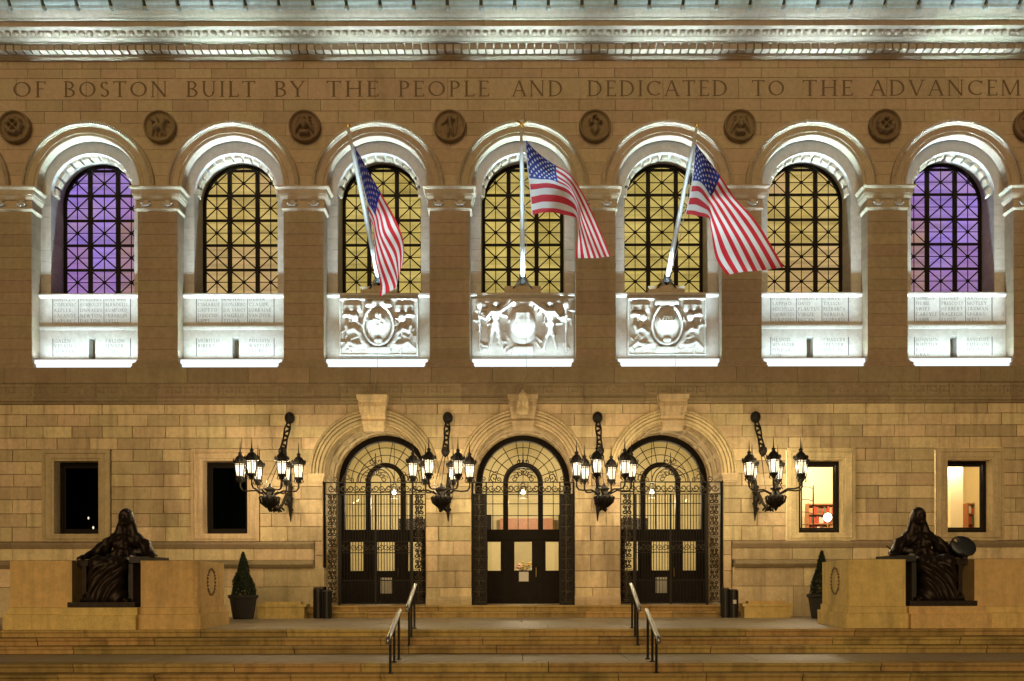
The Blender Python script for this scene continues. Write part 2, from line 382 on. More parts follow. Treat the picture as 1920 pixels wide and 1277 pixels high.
# signed-distance sculpting ------------------------------------------------
class SDF:
    def __init__(s, lo, hi, h):
        s.lo = np.array(lo, float); s.h = h
        s.n = np.ceil((np.array(hi) - s.lo) / h).astype(int) + 1
        ax = [s.lo[i] + h * np.arange(s.n[i]) for i in range(3)]
        s.X, s.Y, s.Z = np.meshgrid(*ax, indexing='ij')
        s.d = np.full(tuple(s.n), 9.0)
    def smin(s, d, k=0.05):
        if k <= 0: s.d = np.minimum(s.d, d); return s
        hh = np.clip(0.5 + 0.5 * (s.d - d) / k, 0, 1)
        s.d = s.d * (1 - hh) + d * hh - k * hh * (1 - hh); return s
    def sub(s, d, k=0.03):
        d = -d; hh = np.clip(0.5 - 0.5 * (s.d - d) / k, 0, 1)
        s.d = s.d * (1 - hh) + d * hh + k * hh * (1 - hh); return s
    def ell(s, c, r):
        x, y, z = (s.X - c[0]) / r[0], (s.Y - c[1]) / r[1], (s.Z - c[2]) / r[2]
        k0 = np.sqrt(x * x + y * y + z * z) + 1e-9
        k1 = np.sqrt((x / r[0]) ** 2 + (y / r[1]) ** 2 + (z / r[2]) ** 2) + 1e-9
        return k0 * (k0 - 1) / k1
    def cap(s, a, b, r0, r1=None):
        r1 = r0 if r1 is None else r1
        a = np.array(a, float); b = np.array(b, float); ab = b - a
        t = np.clip(((s.X - a[0]) * ab[0] + (s.Y - a[1]) * ab[1] + (s.Z - a[2]) * ab[2]) / ab.dot(ab), 0, 1)
        d = np.sqrt((s.X - a[0] - ab[0] * t) ** 2 + (s.Y - a[1] - ab[1] * t) ** 2 + (s.Z - a[2] - ab[2] * t) ** 2)
        return d - (r0 + (r1 - r0) * t)
    def box(s, c, hf, r=0.0):
        qx, qy, qz = np.abs(s.X - c[0]) - hf[0] + r, np.abs(s.Y - c[1]) - hf[1] + r, np.abs(s.Z - c[2]) - hf[2] + r
        return np.sqrt(np.maximum(qx, 0) ** 2 + np.maximum(qy, 0) ** 2 + np.maximum(qz, 0) ** 2) + np.minimum(np.maximum(qx, np.maximum(qy, qz)), 0) - r
    def mesh(s, name, mat):
        d = s.d.copy()
        for a in range(3):
            sl = [slice(None)] * 3
            for e in (0, -1):
                sl[a] = e; d[tuple(sl)] = np.maximum(d[tuple(sl)], s.h * 0.5)
        ins = d < 0
        nx, ny, nz = d.shape
        cs = (nx - 1, ny - 1, nz - 1)
        cnt = np.zeros(cs); acc = np.zeros(cs + (3,))
        corners = [(i, j, k) for i in (0, 1) for j in (0, 1) for k in (0, 1)]
        sub = lambda A, c: A[c[0]:c[0] + cs[0], c[1]:c[1] + cs[1], c[2]:c[2] + cs[2]]
        for c in corners:
            for a in range(3):
                if c[a]: continue
                c2 = list(c); c2[a] = 1
                d0, d1 = sub(d, c), sub(d, c2)
                x = (d0 < 0) != (d1 < 0)
                t = np.where(x, d0 / np.where(x, d0 - d1, 1), 0)
                cnt += x
                for q in range(3):
                    acc[..., q] += np.where(x, c[q] + (t if q == a else 0), 0)
        act = cnt > 0
        idx = -np.ones(cs, int); idx[act] = np.arange(act.sum())
        cell = np.argwhere(act)
        V = (cell + acc[act] / cnt[act][:, None]) * s.h + s.lo
        faces = []
        for a in range(3):
            b, c = (a + 1) % 3, (a + 2) % 3
            sl0 = [slice(None)] * 3; sl1 = [slice(None)] * 3
            sl0[a] = slice(0, -1); sl1[a] = slice(1, None)
            for q in (b, c): sl0[q] = sl1[q] = slice(1, -1)
            i0, i1 = ins[tuple(sl0)], ins[tuple(sl1)]
            x = np.argwhere(i0 != i1)
            if not len(x): continue
            flip = i1[tuple(x.T)]
            base = x.copy(); base[:, b] += 1; base[:, c] += 1
            def at(db, dc):
                p = base.copy(); p[:, b] -= db; p[:, c] -= dc
                return idx[tuple(p.T)]
            quad = np.stack([at(1, 1), at(0, 1), at(0, 0), at(1, 0)], 1)
            quad[flip] = quad[flip][:, ::-1]
            faces.append(quad)
        Fq = np.concatenate(faces)
        Fq = Fq[(Fq >= 0).all(1)]
        me = bpy.data.meshes.new(name)
        me.from_pydata(V.tolist(), [], Fq.tolist()); me.update()
        me.materials.append(mat)
        return smooth(me)

# stone coursing -------------------------------------------------------------
_blk = {}
def block_mesh(L, H, D, ch, mat, name):
    """a squared block with a chamfered face; origin at the centre of the face"""
    key = (round(L, 3), round(H, 3), D, ch, mat.name, name)
    if key not in _blk:
        b = MB(); l, h = L / 2, H / 2
        q = lambda a, c, y: [(-a, y, -c), (a, y, -c), (a, y, c), (-a, y, c)]
        vs = q(l - ch, h - ch, 0) + q(l, h, ch) + q(l, h, D)
        fs = [(0, 1, 2, 3)]
        for o in (0, 4):
            fs += [(o + i, o + 4 + i, o + 4 + (i + 1) % 4, o + (i + 1) % 4) for i in range(4)]
        b.add(vs, fs); _blk[key] = b.mesh(name, mat)
    return _blk[key]

def lay_course(z0, z1, left, right, L, off, lmin=0.45):
    """left/right: functions z -> x.  Returns block outlines (x0f,x1f) as functions"""
    zs = (z0, z1)
    lmax = max(left(z) for z in zs); rmin = min(right(z) for z in zs)
    js = []
    k = math.floor((lmax - off) / L)
    while True:
        x = off + k * L + (random.random() - 0.5) * 0.12 * L; k += 1
        if x > rmin - lmin * L: break
        if x > lmax + lmin * L: js.append(x)
    edges = [left] + [(lambda z, x=x: x) for x in js] + [right]
    return [(edges[i], edges[i + 1]) for i in range(len(edges) - 1)]

def stone_obj(name, z0, z1, xl, xr, y, mat, parent, gap=0.012, depth=0.12, ch=0.018, loose=None):
    straight = abs(xl(z0) - xl(z1)) < 1e-6 and abs(xr(z0) - xr(z1)) < 1e-6
    g = gap / 2
    if straight:
        x0, x1 = xl(z0) + g, xr(z0) - g
        if x1 - x0 < 0.03: return
        x0, x1 = round(x0, 2), round(x1, 2)
        me = block_mesh(x1 - x0, z1 - z0 - gap, depth, ch, mat, name)
        c = ((x0 + x1) / 2, y, (z0 + z1) / 2)
    else:
        n = 7
        zz = [z0 + g + (z1 - z0 - gap) * i / n for i in range(n + 1)]
        pts = [(xl(z) + g, z) for z in zz][::-1] + [(xr(z) - g, z) for z in zz]
        if max(xr(z) - xl(z) for z in zz) < 0.05: return
        pts = [(x, z) for x, z in pts]
        b = MB(); b.poly_y(pts, y, y + depth, back=False)
        me = b.mesh(name, mat); c = (0, 0, 0)
    return link(name, me, parent, c)

# ================================================================== THE LIBRARY
HALF = PITCH * 4.5 + 0.68
VIEW = 18.2
lib = empty('library_building')
tag(lib, 'long granite library front with arched windows, carved inscription and three arched doorways', 'building')
def xb(k): return k * PITCH
def const(x): return lambda z: x
Pz = lambda p, y: PZ(y, -p)

# ---- cornice: moulded stones laid end to end
cor = [(0.5, Pz(0, 113)), (0, Pz(0, 113)), (-.05, Pz(.05, 112)), (-.13, Pz(.13, 106)), (-.15, Pz(.15, 105.5)), (-.15, Pz(.15, 101) + .10),
       (-.16, Pz(.4, 82)), (-.43, Pz(.43, 79)), (-.43, Pz(.43, 77.5)), (-.60, Pz(.60, 70.5)), (-.62, Pz(.62, 68)), (-.66, Pz(.66, 64)),
       (-.78, Pz(.78, 56)), (-.80, Pz(.80, 55)), (-1.0, Pz(1.0, 48.5)), (-1.0, Pz(1.0, 38)), (-1.08, Pz(1.08, 35)), (-1.10, Pz(1.1, 32)), (-1.24, Pz(1.24, 26)),
       (-1.36, Pz(1.36, 17)), (-1.38, Pz(1.38, 14)), (-1.30, Pz(1.38, 14) + .02), (0.5, Pz(1.38, 14) + .05)]
L = PITCH / 2
cm = MB().profile_x(cor, -L / 2 + .004, L / 2 - .004).mesh('cornice_stone', M['trim'])
n = int(HALF / L)
for i in range(-n - 1, n + 2): link('cornice_stone', cm, lib, (i * L, 0, 0))
# dentils
dz0, dz1 = Pz(.15, 101), Pz(.4, 82)
DS = PITCH / 18
dm = MB().box(-DS * .41, DS * .41, -.40, -.12, dz0, dz1)
dm.box(-.02, .02, -.412, -.40, dz1 - .05, dz1 - .015)
dm = dm.mesh('dentil', M['trim'])
em = SDF((-.14, -.12, -.1), (.14, .1, .12), .03)
em.smin(em.ell((0, -.02, 0), (.10, .10, .085)), 0).smin(em.cap((.128, -.04, .06), (.128, .02, -.06), .014, .008), 0)
em = em.mesh('egg_moulding', M['trim'])
far_d = MB()
nd = int(HALF / DS)
for i in range(-nd, nd + 1):
    if abs(i * DS) < VIEW:
        link('dentil', dm, lib, (i * DS, 0, 0))
        link('egg_moulding', em, lib, ((i + .5) * DS, -.70, (Pz(.62, 68) + Pz(.78, 56)) / 2))
    else:
        far_d.box(i * DS - DS * .41, i * DS + DS * .41, -.40, -.12, dz0, dz1)
tag(far_d.build('dentil_run', M['trim'], lib), kind='stuff')
# copper gutter blocks with lion masks between them
GS = 1.083
gz = Pz(1.38, 14)
gm = MB()
for x0, x1 in ((-GS * .45, GS * .45),):
    gm.profile_x([(-1.30, gz - .06), (-1.40, gz - .01), (-1.43, gz + .07), (-1.50, gz + .12), (-1.52, gz + .20), (-1.45, gz + .22), (-1.25, gz + .1)], x0, x1)
gm = gm.mesh('gutter_block', M['copper'])
lm = SDF((-.12, -.12, -.14), (.12, .1, .14), .028)
lm.smin(lm.ell((0, 0, 0), (.085, .06, .09)), 0).smin(lm.ell((0, -.05, -.03), (.04, .045, .03)), .03).smin(lm.ell((-.07, 0, .06), (.03, .03, .03)), .02).smin(lm.ell((.07, 0, .06), (.03, .03, .03)), .02)
lm = lm.mesh('lion_mask', M['copper'])
ng = int(HALF / GS)
for i in range(-ng, ng + 1):
    link('gutter_block', gm, lib, (i * GS + .3, 0, 0))
    link('lion_mask', lm, lib, ((i + .5) * GS + .3, -1.38, gz - .02))
# roof slope of pan tiles behind the gutter, with a cresting of upright copper shells
rb = MB().profile_x([(-1.2, gz - .02), (-1.2, gz + .12), (6, gz + 5.6), (6, gz - .02)], -HALF - 1.3, HALF + 1.3)
roof = rb.build('roof', M['roof'], lib)
rt = MB().tube([(0, -1.22, gz + .16), (0, 1.5, gz + 2.2)], .07, 6).mesh('roof_tile', M['roof'])
k = int((HALF + 1.2) / .54)
for i in range(-k, k + 1): link('roof_tile', rt, roof, (i * .54, 0, 0))

# ---- plain wall above the arches, course by course
ZC = PZ(352)              # springing of the outer arch ring
RO = 2.25
RH = 2.19
ytop = [113, 128, 146, 186, 207.5, 230, 254, 279, 304, 328, 356]
core = MB()
def upper_bounds(z, k):     # half width of the hole of bay k at height z
    if z < ZC: return RH
    d = RH * RH - (z - ZC) ** 2
    return math.sqrt(d) if d > 0 else 0.0
stray = []
for c in range(len(ytop) - 1):
    z1, z0 = PZ(ytop[c]), PZ(ytop[c + 1])
    # strips between crowns of neighbouring arches
    if z0 > ZC + RH:
        segs = [(const(-HALF), const(HALF))]
    else:
        segs = []
        for k in range(-5, 5):
            lf = const(-HALF) if k == -5 else (lambda z, k=k: xb(k) + upper_bounds(z, k))
            rf = const(HALF) if k == 4 else (lambda z, k=k: xb(k + 1) - upper_bounds(z, k + 1))
            segs.append((lf, rf))
    Lc = 1.24 if c != 2 else 2.44
    for lf, rf in segs:
        bl = lay_course(z0, z1, lf, rf, Lc, (c % 2) * Lc / 2, .3)
        for a, b_ in bl:
            stone_obj('frieze_stone', z0, z1, a, b_, 0.0, M['wall'], lib, gap=.010, depth=.14, ch=.008)
core.box(-HALF, HALF, .09, .5, ZC + RH - .15, PZ(113))
for k in range(-5, 5):
    x0 = -HALF if k == -5 else xb(k) + 1.72
    x1 = HALF if k == 4 else xb(k + 1) - 1.72
    # spandrel backing as stepped strips
    nst = 12
    for i in range(nst):
        za = PZ(356) + (ZC + RH - .1 - PZ(356)) * i / nst; zb = PZ(356) + (ZC + RH - .1 - PZ(356)) * (i + 1) / nst
        xa = x0 if k == -5 else xb(k) + max(upper_bounds(za, k) - .05, 0)
        xc = x1 if k == 4 else xb(k + 1) - max(upper_bounds(za, k + 1) - .05, 0)
        core.box(xa, xc, .09, .5, za, zb)

# ---- arch rings, inner arches, brackets
ZI = PZ(364.4, .25)
arch_prof = [(1.72, .27), (1.72, -.05), (1.735, -.065), (1.78, -.065), (1.80, -.04), (1.83, -.04), (1.845, -.075), (1.875, -.075), (1.89, -.05),
             (2.05, -.06), (2.065, -.085), (2.10, -.10), (2.115, -.14), (2.20, -.16), (2.235, -.13), (2.25, -.06), (2.25, .10)]
ring = MB().arc(arch_prof, (0, ZC), 0, PI, 40, leg=ZC - PZ(356)).mesh('arch_ring', M['trim'])
inner = MB().arc([(1.42, 1.25), (1.42, .262), (1.43, .25), (1.80, .25)], (0, ZI), 0, PI, 40).mesh('inner_arch', M['panel'])
NB = 44
beads = MB()
for i in range(NB * 2):
    q = PI * (i + .5) / (NB * 2)
    cx, cz = 2.155 * math.cos(q), ZC + 2.155 * math.sin(q)
    e1, e2 = (math.cos(q), math.sin(q)), (-math.sin(q), math.cos(q))
    a, b_ = .040, .028
    pts = [(cx + e1[0] * sa * a + e2[0] * sb * b_, cz + e1[1] * sa * a + e2[1] * sb * b_) for sa, sb in ((-1, -1), (1, -1), (1, 1), (-1, 1))]
    beads.poly_y(pts, -.185, -.14)
beads = beads.mesh('bead_course', M['trim'])
brk = MB()
brk.profile_x([(.40, -.02), (.43, .10), (.56, .13), (.80, .06), (.88, -.02)], -.115, .115)
brk = brk.mesh('arch_bracket', M['trim'])
for k in BAYS:
    link('arch_ring', ring, lib, (xb(k), 0, 0))
    link('bead_course', beads, lib, (xb(k), 0, 0))['kind'] = 'stuff'
    link('inner_arch', inner, lib, (xb(k), 0, 0))
    for i in range(13):
        q = PI * (i + .5) / 13
        link('arch_bracket', brk, lib, (xb(k) + 1.425 * math.cos(q), 0, ZI + 1.425 * math.sin(q)), (0, math.atan2(-math.cos(q), -math.sin(q)), 0))

# ---- piers, their capitals and bases
PW = PITCH - 2 * 1.77
zcap, zbase = Pz(.3, 395), Pz(.3, 676)
npc = 13
def ring_sweep(b, prof, hw, back, mi=0):
    """profile of (p, z): p grows outward from the shaft on the front and both sides"""
    m = len(prof)
    vs = []
    for p, z in prof:
        vs += [(-hw - p, back, z), (-hw - p, -.3 - p, z), (hw + p, -.3 - p, z), (hw + p, back, z)]
    fs = []
    for i in range(m - 1):
        for j in range(3): fs.append((i * 4 + j, i * 4 + j + 1, (i + 1) * 4 + j + 1, (i + 1) * 4 + j))
    fs.append((0, 1, 2, 3)); fs.append(tuple((m - 1) * 4 + j for j in (3, 2, 1, 0)))
    b.add(vs, fs, mi)
capb = MB()
ring_sweep(capb, [(0, zcap - .01), (.02, Pz(.32, 394)), (.07, Pz(.37, 390)), (.07, Pz(.37, 388)), (.03, Pz(.33, 386.5)), (.03, Pz(.33, 375)), (.06, Pz(.36, 373.5)),
                  (.11, Pz(.41, 367)), (.12, Pz(.42, 363)), (.14, Pz(.44, 362.5)), (.145, Pz(.445, 354)), (.16, Pz(.46, 353.5)), (.21, Pz(.51, 348.5)), (.21, Pz(.51, 346)), (.0, Pz(.51, 346) + .02)], PW / 2, .5)
capb = capb.mesh('capital', M['trim'])
an = SDF((-.2, -.1, -.17), (.2, .06, .17), .02)
for a in (-60, -30, 0, 30, 60):
    q = R(a); an.smin(an.cap((0, 0, .08), (.14 * math.sin(q), -.03, .08 - .16 * math.cos(q)), .018, .035), .012)
an.smin(an.cap((-.12, 0, .10), (.12, 0, .10), .022), .01)
an = an.mesh('palmette', M['panel'])
basb = MB()
ring_sweep(basb, [(.16, Pz(.5, 690)), (.16, Pz(.46, 685.5)), (.13, Pz(.43, 684.5)), (.14, Pz(.43, 681)), (.10, Pz(.4, 679)), (.06, Pz(.36, 678)), (.05, Pz(.35, 676.5)), (.0, Pz(.3, 673))], PW / 2, .2)
basb = basb.mesh('pier_base', M['pier'])
for k in range(-5, 5):
    xc = (k + .5) * PITCH
    pc = link('capital', capb, lib, (xc, 0, 0))
    for s in (-1, 1): link('palmette', an, pc, (s * .36, -.36, Pz(.33, 381.5)), None, (1.15, 1.3, 1.0))
    link('pier_base', basb, lib, (xc, 0, 0))
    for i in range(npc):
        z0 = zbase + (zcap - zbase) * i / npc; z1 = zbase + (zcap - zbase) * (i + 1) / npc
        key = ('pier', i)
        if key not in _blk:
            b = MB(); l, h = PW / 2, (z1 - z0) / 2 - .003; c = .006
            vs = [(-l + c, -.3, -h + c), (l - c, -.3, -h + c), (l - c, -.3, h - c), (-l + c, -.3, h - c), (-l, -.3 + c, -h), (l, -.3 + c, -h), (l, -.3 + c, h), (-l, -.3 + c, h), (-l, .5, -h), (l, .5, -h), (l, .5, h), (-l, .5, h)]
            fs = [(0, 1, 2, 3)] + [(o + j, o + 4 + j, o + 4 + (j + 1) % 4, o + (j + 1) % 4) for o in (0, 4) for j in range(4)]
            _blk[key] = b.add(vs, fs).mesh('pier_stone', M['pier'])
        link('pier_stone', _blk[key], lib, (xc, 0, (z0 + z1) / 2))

# ---- window bays: jambs, sills, panels, windows
YG = 1.14
ZIg = ZI
zsill = PZ(548, .1)                 # top of the panel ledge
zbot = Pz(.45, 686)
njs = 9
jw = 1.80 - 1.42
jm = {}
for i in range(njs):
    z0 = zsill + (ZI - zsill) * i / njs; z1 = zsill + (ZI - zsill) * (i + 1) / njs
    jm[i] = (MB().box(0, jw, .25, 1.25, z0 + .004, z1 - .004).mesh('jamb_stone', M['panel']))
trows = [PZ(y, YG) for y in (552, 506, 460, 413.6, 367, 320.5, 300)]
GH = 1.40
cols_x = [-GH, -GH / 3 - .02, GH / 3 + .02, GH]
rg = 1.40
def inside_arch(x, z, m=0.0):
    return abs(x) <= GH - m and (z <= ZIg or x * x + (z - ZIg) ** 2 <= (rg - m) ** 2)
disc = [((rg - .03) * math.cos(2 * PI * i / 64), ZIg + (rg - .03) * math.sin(2 * PI * i / 64)) for i in range(64)]
hull = [(-GH + .03, trows[0] - .1), (GH - .03, trows[0] - .1)] + [p for p in disc if p[1] >= ZIg + 1e-6] 
pane_cells = []
for r in range(len(trows) - 1):
    for c in range(3):
        cell = [(cols_x[c], trows[r]), (cols_x[c + 1], trows[r]), (cols_x[c + 1], trows[r + 1]), (cols_x[c], trows[r + 1])]
        cl = clip_convex(cell, hull)
        if len(cl) < 3: continue
        ar = 0.5 * abs(sum(cl[i][0] * cl[(i + 1) % len(cl)][1] - cl[(i + 1) % len(cl)][0] * cl[i][1] for i in range(len(cl))))
        if ar < .01: continue
        pane_cells.append((r, c, cl))
def clip_seg(a, b):
    if inside_arch(*b, .03): return b
    lo, hi = 0.0, 1.0
    if not inside_arch(*a, .03): return None
    for _ in range(24):
        m = (lo + hi) / 2
        p = (a[0] + (b[0] - a[0]) * m, a[1] + (b[1] - a[1]) * m)
        if inside_arch(*p, .03): lo = m
        else: hi = m
    return (a[0] + (b[0] - a[0]) * lo, a[1] + (b[1] - a[1]) * lo)
wf = MB().arc([(1.43, YG + .08), (1.43, YG - .06), (1.33, YG - .06), (1.31, YG), (1.31, YG + .08)], (0, ZIg), 0, PI, 36, leg=ZIg - trows[0] + .1).mesh('window', M['frame'])
mull = []
for x in cols_x[1:3]:
    zt = ZIg + math.sqrt(1.36 ** 2 - x * x)
    mull.append(MB().box(x - .072, x + .072, YG - .07, YG + .05, trows[0] - .1, zt).mesh('mullion', M['frame']))
tran = []
for z in trows[1:-1]:
    hw = 1.36 if z <= ZIg else math.sqrt(max(1.36 ** 2 - (z - ZIg) ** 2, .01))
    tran.append(MB().box(-hw, hw, YG - .05, YG + .04, z - .042, z + .042).mesh('transom', M['frame']))
trac = {}
for r, c, cl in pane_cells:
    cx = (cols_x[c] + cols_x[c + 1]) / 2
    zt = trows[r + 1] if r < 5 else trows[5] + .867
    cz = (trows[r] + zt) / 2
    hx, hz = (cols_x[c + 1] - cols_x[c]) / 2, (zt - trows[r]) / 2
    b = MB(); any_ = False
    if inside_arch(cx, cz, .05):
        b.lathe([(.0, -.03), (.045, -.03), (.07, 0), (.045, .03), (.0, .03)], n=8)
        b.v = [(v[0] + cx, v[2] * 1.2 + YG - .035, v[1] + cz) for v in b.v]
        for dx, dz in ((1, 1), (1, -1), (-1, 1), (-1, -1), (1, 0), (-1, 0), (0, 1), (0, -1)):
            e = clip_seg((cx, cz), (cx + dx * hx, cz + dz * hz))
            if e:
                w = .025 if dx and dz else .018
                b.tube([(cx, YG - .03, cz), (e[0], YG - .03, e[1])], w, 4)
        any_ = True
    else:
        # the cell is cut by the arch: only the bars that reach into it
        for a, e in (((cx, trows[r]), (cx, cz)), ((cols_x[2 if c == 2 else 1], cz), (cx, cz))):
            if inside_arch(*a, .05):
                e2 = clip_seg(a, e)
                if e2 and math.hypot(e2[0] - a[0], e2[1] - a[1]) > .05:
                    b.tube([(a[0], YG - .03, a[1]), (e2[0], YG - .03, e2[1])], .016, 4); any_ = True
    trac[(r, c)] = b.mesh('tracery', M['frame']) if any_ else None
pane_me = {}
def pane_mesh(r, c, cl, mat):
    k = (r, c, mat.name)
    if k not in pane_me:
        pane_me[k] = MB().poly_y(cl, YG, YG + .015).mesh('pane', mat)
    return pane_me[k]
back = MB()
for k in BAYS:
    X = xb(k)
    for i in range(njs):
        link('jamb_stone', jm[i], lib, (X + 1.42, 0, 0))
        link('jamb_stone', jm[i], lib, (X - 1.80, 0, 0))
    w = link('window', wf, lib, (X, 0, 0))
    for m in mull: link('mullion', m, w)
    for m in tran: link('transom', m, w)
    for r, c, cl in pane_cells:
        if abs(k) == 3:
            cc = c if k < 0 else 2 - c
            if r >= 4: mt = M['pane_purple']
            elif r == 0: mt = M['pane_rose'] if cc == 2 else M['pane_mauve']
            elif cc == 2: mt = M['pane_rose'] if r < 3 else M['pane_mauve']
            elif cc == 0: mt = M['pane_purple'] if r > 1 else M['pane_mauve']
            else: mt = M['pane_purple']
        elif abs(k) >= 2:
            mt = M['pane_peach'] if r <= 1 or (r > 3 and c == (2 if k < 0 else 0)) else M['pane_amber']
        else: mt = M['pane_yellow']
        link('pane', pane_mesh(r, c, cl, mt), w)
        if trac[(r, c)]: link('tracery', trac[(r, c)], w)
    back.box(X - 1.44, X + 1.44, YG + .10, YG + .2, trows[0] - .2, ZIg + 1.45)
back.box(-HALF, HALF, .52, .6, zbot, zsill - .3)
back.build('inner_wall', M['mortar'], lib)
core.build('wall_core', M['mortar'], lib)

# ---- carved roundels between the arches
def roundel(seed, kind):
    s = SDF((-.6, -.14, -.6), (.6, .04, .6), .03)
    rr = np.sqrt(s.X ** 2 + s.Z ** 2)
    tor = np.sqrt((rr - .50) ** 2 + (s.Y + .02) ** 2) - .045
    tor2 = np.sqrt((rr - .40) ** 2 + (s.Y + .0) ** 2) - .02
    plate = np.maximum(rr - .5, np.abs(s.Y - .0) - .03)
    s.smin(plate, 0).smin(tor, .01).smin(tor2, .01)
    g = random.Random(seed)
    y = -.05
    if kind == 0:    # wreath of leaves and a knot
        for i in range(9):
            q = i * 2 * PI / 9; s.smin(s.ell((.23 * math.cos(q), y, .23 * math.sin(q)), (.09, .05, .09)), .02)
        s.smin(s.cap((-.2, y, -.2), (.2, y, .2), .035), .02).smin(s.cap((.2, y, -.2), (-.2, y, .2), .035), .02)
    elif kind == 1:  # winged horse
        s.smin(s.ell((-.02, y, -.05), (.2, .06, .11)), .02).smin(s.cap((.12, y, 0), (.22, y, .18), .06, .05), .02).smin(s.cap((.22, y, .2), (.32, y, .14), .05, .03), .02)
        for x0, x1 in ((-.16, -.24), (-.1, -.06), (.1, .2), (.14, .06)): s.smin(s.cap((x0, y, -.1), (x1, y, -.31), .04, .025), .02)
        for i in range(4): s.smin(s.cap((0, y - .02, .05), (-.1 - .06 * i, y - .03, .3 - .05 * i), .035, .02), .01)
    elif kind == 2:  # standing youth with a staff
        s.smin(s.ell((0, y, .27), (.06, .06, .07)), .01).smin(s.cap((0, y, .18), (.02, y, .0), .09, .06), .02)
        s.smin(s.cap((.02, y, -.02), (-.06, y, -.34), .055, .03), .02).smin(s.cap((.04, y, -.02), (.12, y, -.34), .055, .03), .02)
        s.smin(s.cap((-.08, y, .16), (-.26, y, .05), .035, .025), .01).smin(s.cap((.08, y, .16), (.22, y, .24), .035, .025), .01)
        s.smin(s.cap((.24, y, .34), (.2, y, -.3), .018), .005)
        for i in range(8): s.smin(s.ell((g.uniform(-.33, .33), y + .03, g.uniform(-.3, -.05)), (.05, .03, .04)), .02)
    elif kind == 3:  # eagle with spread wings
        s.smin(s.ell((0, y, 0), (.1, .07, .17)), .02).smin(s.ell((0, y, .22), (.06, .06, .06)), .02)
        for sg in (-1, 1):
            for i in range(5): s.smin(s.cap((sg * .08, y, .12), (sg * (.18 + .03 * i), y, .30 - .13 * i), .045, .03), .01)
        s.smin(s.box((0, y, -.25), (.16, .05, .07), .02), .01)
    elif kind == 4:  # tree and shield
        s.smin(s.cap((0, y, -.3), (0, y, .05), .03), .01)
        for i in range(14): q = g.uniform(0, 2 * PI); s.smin(s.ell((.2 * g.random() ** .5 * math.cos(q), y, .14 + .18 * g.random() ** .5 * math.sin(q)), (.06, .05, .05)), .02)
        s.smin(s.ell((0, y, -.14), (.13, .05, .15)), .01)
    else:            # dolphin and anchor
        pts = [(.25, .2), (.2, .28), (.08, .26), (0, .14), (.02, 0), (.1, -.12), (.02, -.22), (-.12, -.2)]
        for a, b_ in zip(pts[:-1], pts[1:]): s.smin(s.cap((a[0], y, a[1]), (b_[0], y, b_[1]), .05, .045), .02)
        s.smin(s.cap((-.1, y, .3), (-.1, y, -.3), .03), .01).smin(s.cap((-.25, y, .22), (.06, y, .22), .025), .01)
        for sg in (-1, 1): s.smin(s.cap((-.1, y, -.3), (-.1 + sg * .2, y, -.18), .035, .02), .01)
    for i in range(10):
        q, r_ = g.uniform(0, 2 * PI), g.uniform(.15, .36)
        s.smin(s.ell((r_ * math.cos(q), -.02, r_ * math.sin(q)), (g.uniform(.02, .05), .03, g.uniform(.02, .05))), .02)
    return s.mesh('roundel', M['carved'])
kinds = {-4.5: 5, -3.5: 0, -2.5: 1, -1.5: 3, -.5: 2, .5: 4, 1.5: 3, 2.5: 0, 3.5: 5, 4.5: 1}
for hb, kd in kinds.items():
    link('roundel', roundel(int(hb * 10) + 99, kd), lib, (hb * PITCH, -.03, PZ(239.5)), None, (1, 3.0, 1))

